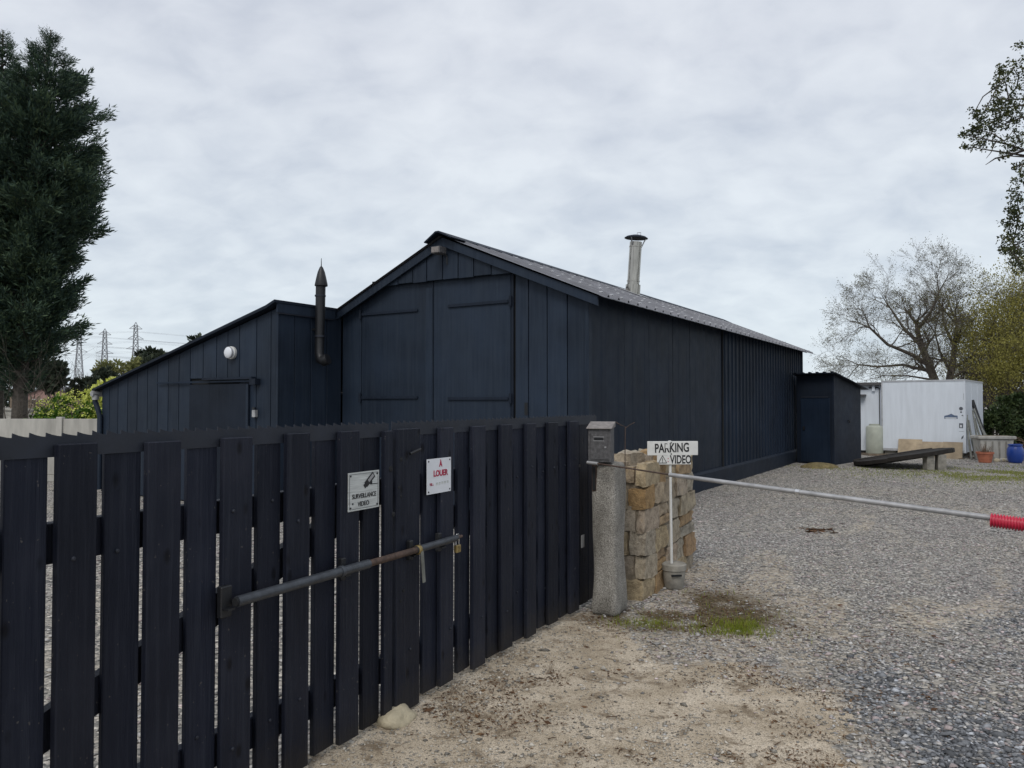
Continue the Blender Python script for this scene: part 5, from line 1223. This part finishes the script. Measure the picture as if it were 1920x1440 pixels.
# overhanging oak at the right
OY = 14.0
ox = at(2135, 700, OY+.8).x
ov = thing('overhanging_oak', 'oak whose leafy boughs hang over the yard edge', 'tree', (ox, OY+.8, 0)); org = Vector((ox, OY+.8, 0))
rs = np.random.RandomState(15); rr = random.Random(15)
vis = [(1912,85,.05),(1900,128,.16),(1880,135,.10),(1906,165,.20),(1893,195,.20),(1872,160,.07),(1868,185,.07),(1905,220,.22),(1880,225,.16),(1856,205,.10),(1840,218,.09),(1826,212,.05),(1862,240,.14),(1838,245,.12),(1818,244,.08),(1806,252,.04),(1849,265,.10),(1829,268,.08),(1812,275,.04),(1884,265,.06),(1897,282,.07),(1882,292,.04),(1912,262,.10),(1874,206,.10),
       (1906,312,.06),(1912,335,.10),(1904,365,.12),(1914,390,.16),(1898,395,.10),(1891,418,.09),(1908,425,.16),(1886,445,.07),(1900,455,.14),(1884,468,.05),(1912,470,.16),(1905,488,.10),(1916,500,.10),(1893,470,.06)]
cl = [(at(px, py, OY + rr.uniform(-.5,.5)) - org, r) for px, py, r in vis]
while len(cl) < 110:
    a, u_ = rr.uniform(0,6.283), rr.uniform(-.85,1); q = rr.uniform(.5,1); s_ = math.sqrt(1-u_*u_)
    p = Vector((2.9*q*s_*math.cos(a)+.3, 2.9*q*s_*math.sin(a), 6.6 + 2.9*q*u_)); w_p = p + org
    if 960 + FPX*w_p.x/w_p.y < 1955: continue
    cl.append((p, rr.uniform(.18,.38)))
m = MB(); m.tube([(0,0,-.1),(.05,0,1.8),(-.05,0,4.2),(0,0,8.2)], [.30,.25,.19,.04], 10, False)
hubs = [at(1985, 205, OY)-org, at(1975, 300, OY)-org, at(1975, 440, OY)-org, at(1990, 120, OY)-org]
for hb in hubs: m.tube([Vector((0,0,min(6.5, max(3.2, hb.z-1.2)))), hb*.5+Vector((0,0,min(6.5, max(3.2, hb.z-1.2))*.5+.1)), hb], [.12,.09,.06], 7, False)
for i, (c, r) in enumerate(cl):
    if i < len(vis):
        h_ = min(hubs, key=lambda q: (q-c).length + abs(q.z-c.z)); r0 = .024
        st_ = h_
        if i % 3: st_ = min([cl[j][0] for j in range(len(vis)) if cl[j][0].x > c.x+.12] + hubs, key=lambda q: (q-c).length); r0 = .014
    else: st_ = Vector((0,0,min(8, c.z*.8))); r0 = .045
    mid = st_.lerp(c, .5) + Vector((0,0,.05+.06*rr.random())) + Vector((rr.gauss(0,.04), rr.gauss(0,.04), rr.gauss(0,.04))); m.tube([st_, mid, c], [r0, r0*.75, .006], 5, False)
# two bare low twigs
tw = [at(p[0], p[1], OY)-org for p in ((1975,290),(1920,282),(1893,291),(1866,297),(1848,309))]; m.tube(tw, [.03,.022,.018,.014,.005], 6, False)
tw = [at(p[0], p[1], OY)-org for p in ((1870,262),(1864,272),(1858,286),(1849,297))]; m.tube(tw, [.012,.010,.008,.004], 5, False)
m.build('branches', MT['bark'], ov)
PP, DD = [], []
for i, (c, r) in enumerate(cl):
    ncl = max(4, int(160*r)) if i < len(vis) else int(70*r*2)
    for _ in range(ncl):
        d_ = np.random.RandomState(rr.randint(0, 10**6)).normal(0,1,3); d_ /= np.linalg.norm(d_)
        hub = np.array(c) + d_*r*rr.random()**.45*1.5
        for _k in range(9): PP.append(hub + np.array([rr.gauss(0,.028), rr.gauss(0,.028), rr.gauss(0,.028)])); DD.append(d_*.4 + np.array([rr.gauss(0,1), rr.gauss(0,1), rr.gauss(0,1)]))
P = np.array(PP); leaf_cloud(P, rs.uniform(.022,.040,len(P)), np.array(DD), rs, 'crown', MT['oakleaf'], ov, 1.7, .4)

# ------------------------------------------------------------------ far things on the left: house, timber fence, pylons
hx = at(95, 755, 85)
hs = thing('house', 'small pink brick house with grey gable roof beyond the trees', 'house', (hx.x, 85, 0), R(6))
zw = at(95, 741, 85).z; za = at(95, 727, 85).z
MB().prism([(-2.9,0),(2.9,0),(2.9,zw),(-.3,za+.05),(-2.9,zw)], 'y', 0, 6).build('wall', MT['brick'], hs)
for s_ in (-1, 1):
    x_e = -3.2 if s_ < 0 else 3.2
    MB().prism([(x_e, zw-.12), (-.3, za+.06), (-.3, za+.22), (x_e, zw+.04)], 'y', -.25, 6.25).build('roof', MT['slate_roof'], hs)
w_ = MB().box(-1.9, -.9, -.04, -.005, 1.0, 2.0).build('window', MT['white'], hs); MB().box(-1.82, -.98, -.05, -.041, 1.08, 1.92).build('pane', MT['gap'], w_)
d_ = MB().box(.6, 1.5, -.04, -.005, 0, 2.0).build('door', MT['slate_roof'], hs)
fx0, fx1 = at(20, 755, 38).x, at(172, 755, 38).x
tf = thing('timber_fence', 'weathered vertical timber fence in front of the pink house', 'fence', ((fx0+fx1)/2, 38, 0))
hw_ = (fx1-fx0)/2; m = MB(); rr = random.Random(3); n_ = int(hw_*2/.135)
for k in range(n_):
    x0 = -hw_ + k*.135; m.box(x0, x0+.11, -.012, .012, .05, 1.75+rr.uniform(-.05,.3)*(rr.random()<.3))
o = m.build('slats', MT['oldwood'], tf); o['kind'] = 'stuff'
for k in range(4): MB().box(-hw_+k*hw_*.66-.05, -hw_+k*hw_*.66+.05, .013, .11, 0, 1.9).build('post', MT['oldwood'], tf)
for z0 in (.4, 1.4): MB().box(-hw_, hw_, .0135, .05, z0, z0+.08).build('rail', MT['oldwood'], tf)
gx0, gx1 = at(-60, 766, 24).x, at(105, 766, 24).x
gw = thing('garden_wall', 'low pale concrete garden wall beyond the panel fence', 'wall', ((gx0+gx1)/2, 24, 0)); hg = (gx1-gx0)/2
MB().box(-hg, hg, -.06, .06, 0, 1.36).build('panel', MT['concrete'], gw); MB().box(-hg-.02, hg+.02, -.1, .1, 1.361, 1.42).build('coping', MT['concrete'], gw)
def pylon(px, top, Y, label):
    b = at(px, HOR, Y); h = at(px, top, Y).z; o = thing('pylon', label, 'pylon', (b.x, Y, 0), R(20), 'electricity pylons'); m = MB(); r = .17
    lv = [0, .14, .27, .39, .50, .60, .68, .76, .84, .91, .96]
    def half(f): return lerp(2.7, .95, min(1, f/.70)) if f < .70 else lerp(.95, .6, (f-.70)/.30)
    def cor(f): w = half(f); return [Vector((sx*w, sy*w, f*h)) for sx, sy in ((-1,-1),(1,-1),(1,1),(-1,1))]
    for a, b2 in zip(lv[:-1], lv[1:]):
        A_, B_ = cor(a), cor(b2)
        for k in range(4):
            m.tube([A_[k], B_[k]], r, 4, False); m.tube([A_[k], B_[(k+1)%4]], r*.62, 3, False); m.tube([A_[(k+1)%4], B_[k]], r*.62, 3, False); m.tube([B_[k], B_[(k+1)%4]], r*.6, 3, False)
    for c in cor(.96): m.tube([c, Vector((0,0,h))], r*.8, 3, False)
    m.build('lattice', MT['pylon'], o); tips_ = []
    for f, w in ((.68, 3.6), (.80, 3.1), (.92, 2.5)):
        a = MB()
        for s_ in (-1, 1):
            tip = Vector((s_*w, 0, f*h)); tips_.append(o.matrix_basis @ tip)
            for yy in (-.7, .7): a.tube([Vector((s_*.7, yy, f*h)), tip], r*.7, 3, False); a.tube([Vector((s_*.7, yy, (f+.04)*h)), tip], r*.6, 3, False)
        a.build('cross_arm', MT['pylon'], o)
    Mo = Matrix.Translation(Vector((b.x, Y, 0))) @ Matrix.Rotation(R(20), 4, 'Z')
    return [Mo @ Vector((s_*w, 0, f*h-1.2)) for f, w in ((.68,3.6),(.80,3.1),(.92,2.5)) for s_ in (-1,1)]
py_t = [pylon(253, 604, 330, 'lattice pylon standing alone next to the annex roof'), pylon(195, 616, 350, 'lattice pylon between two other pylons'), pylon(147, 612, 370, 'lattice pylon half hidden by the cypress branch')]
for k, tps in enumerate(py_t):
    o = thing('power_lines', ('sagging wires on the pylon next to the annex roof', 'sagging wires on the middle pylon', 'sagging wires on the pylon by the cypress')[k], 'power lines', (tps[0].x, tps[0].y, 0), 0, 'wires of the pylons')
    for t_p in tps:
        for dx_, dy_ in ((260, 60), (-240, -80)):
            e_ = t_p + Vector((dx_, dy_, -1)); pts = []
            for i in range(13):
                f = i/12; p = t_p.lerp(e_, f); p.z -= 9*4*f*(1-f)*.55; pts.append(p - Vector((tps[0].x, tps[0].y, 0)))
            MB().tube(pts, .03, 3, False).build('wire', MT['pylon'], o)
# distant hedgerow closing the horizon
rs = np.random.RandomState(66); n = 60000; X = rs.uniform(-420, 420, n); Yd = 260 + .0*X + rs.uniform(-6, 6, n); hz = 3.2 + 4.2*fbm(X, X*0, .05, 3) 
Z = hz*rs.rand(n)**.8
tag(leaf_cloud(np.c_[X, Yd, Z], rs.uniform(.5,1.1,n), rs.normal(0,1,(n,3)), rs, 'distant_hedgerow', MT['darkpine'], None, 1.6), 'far dark hedgerow along the horizon', 'hedgerow', None, 'stuff')
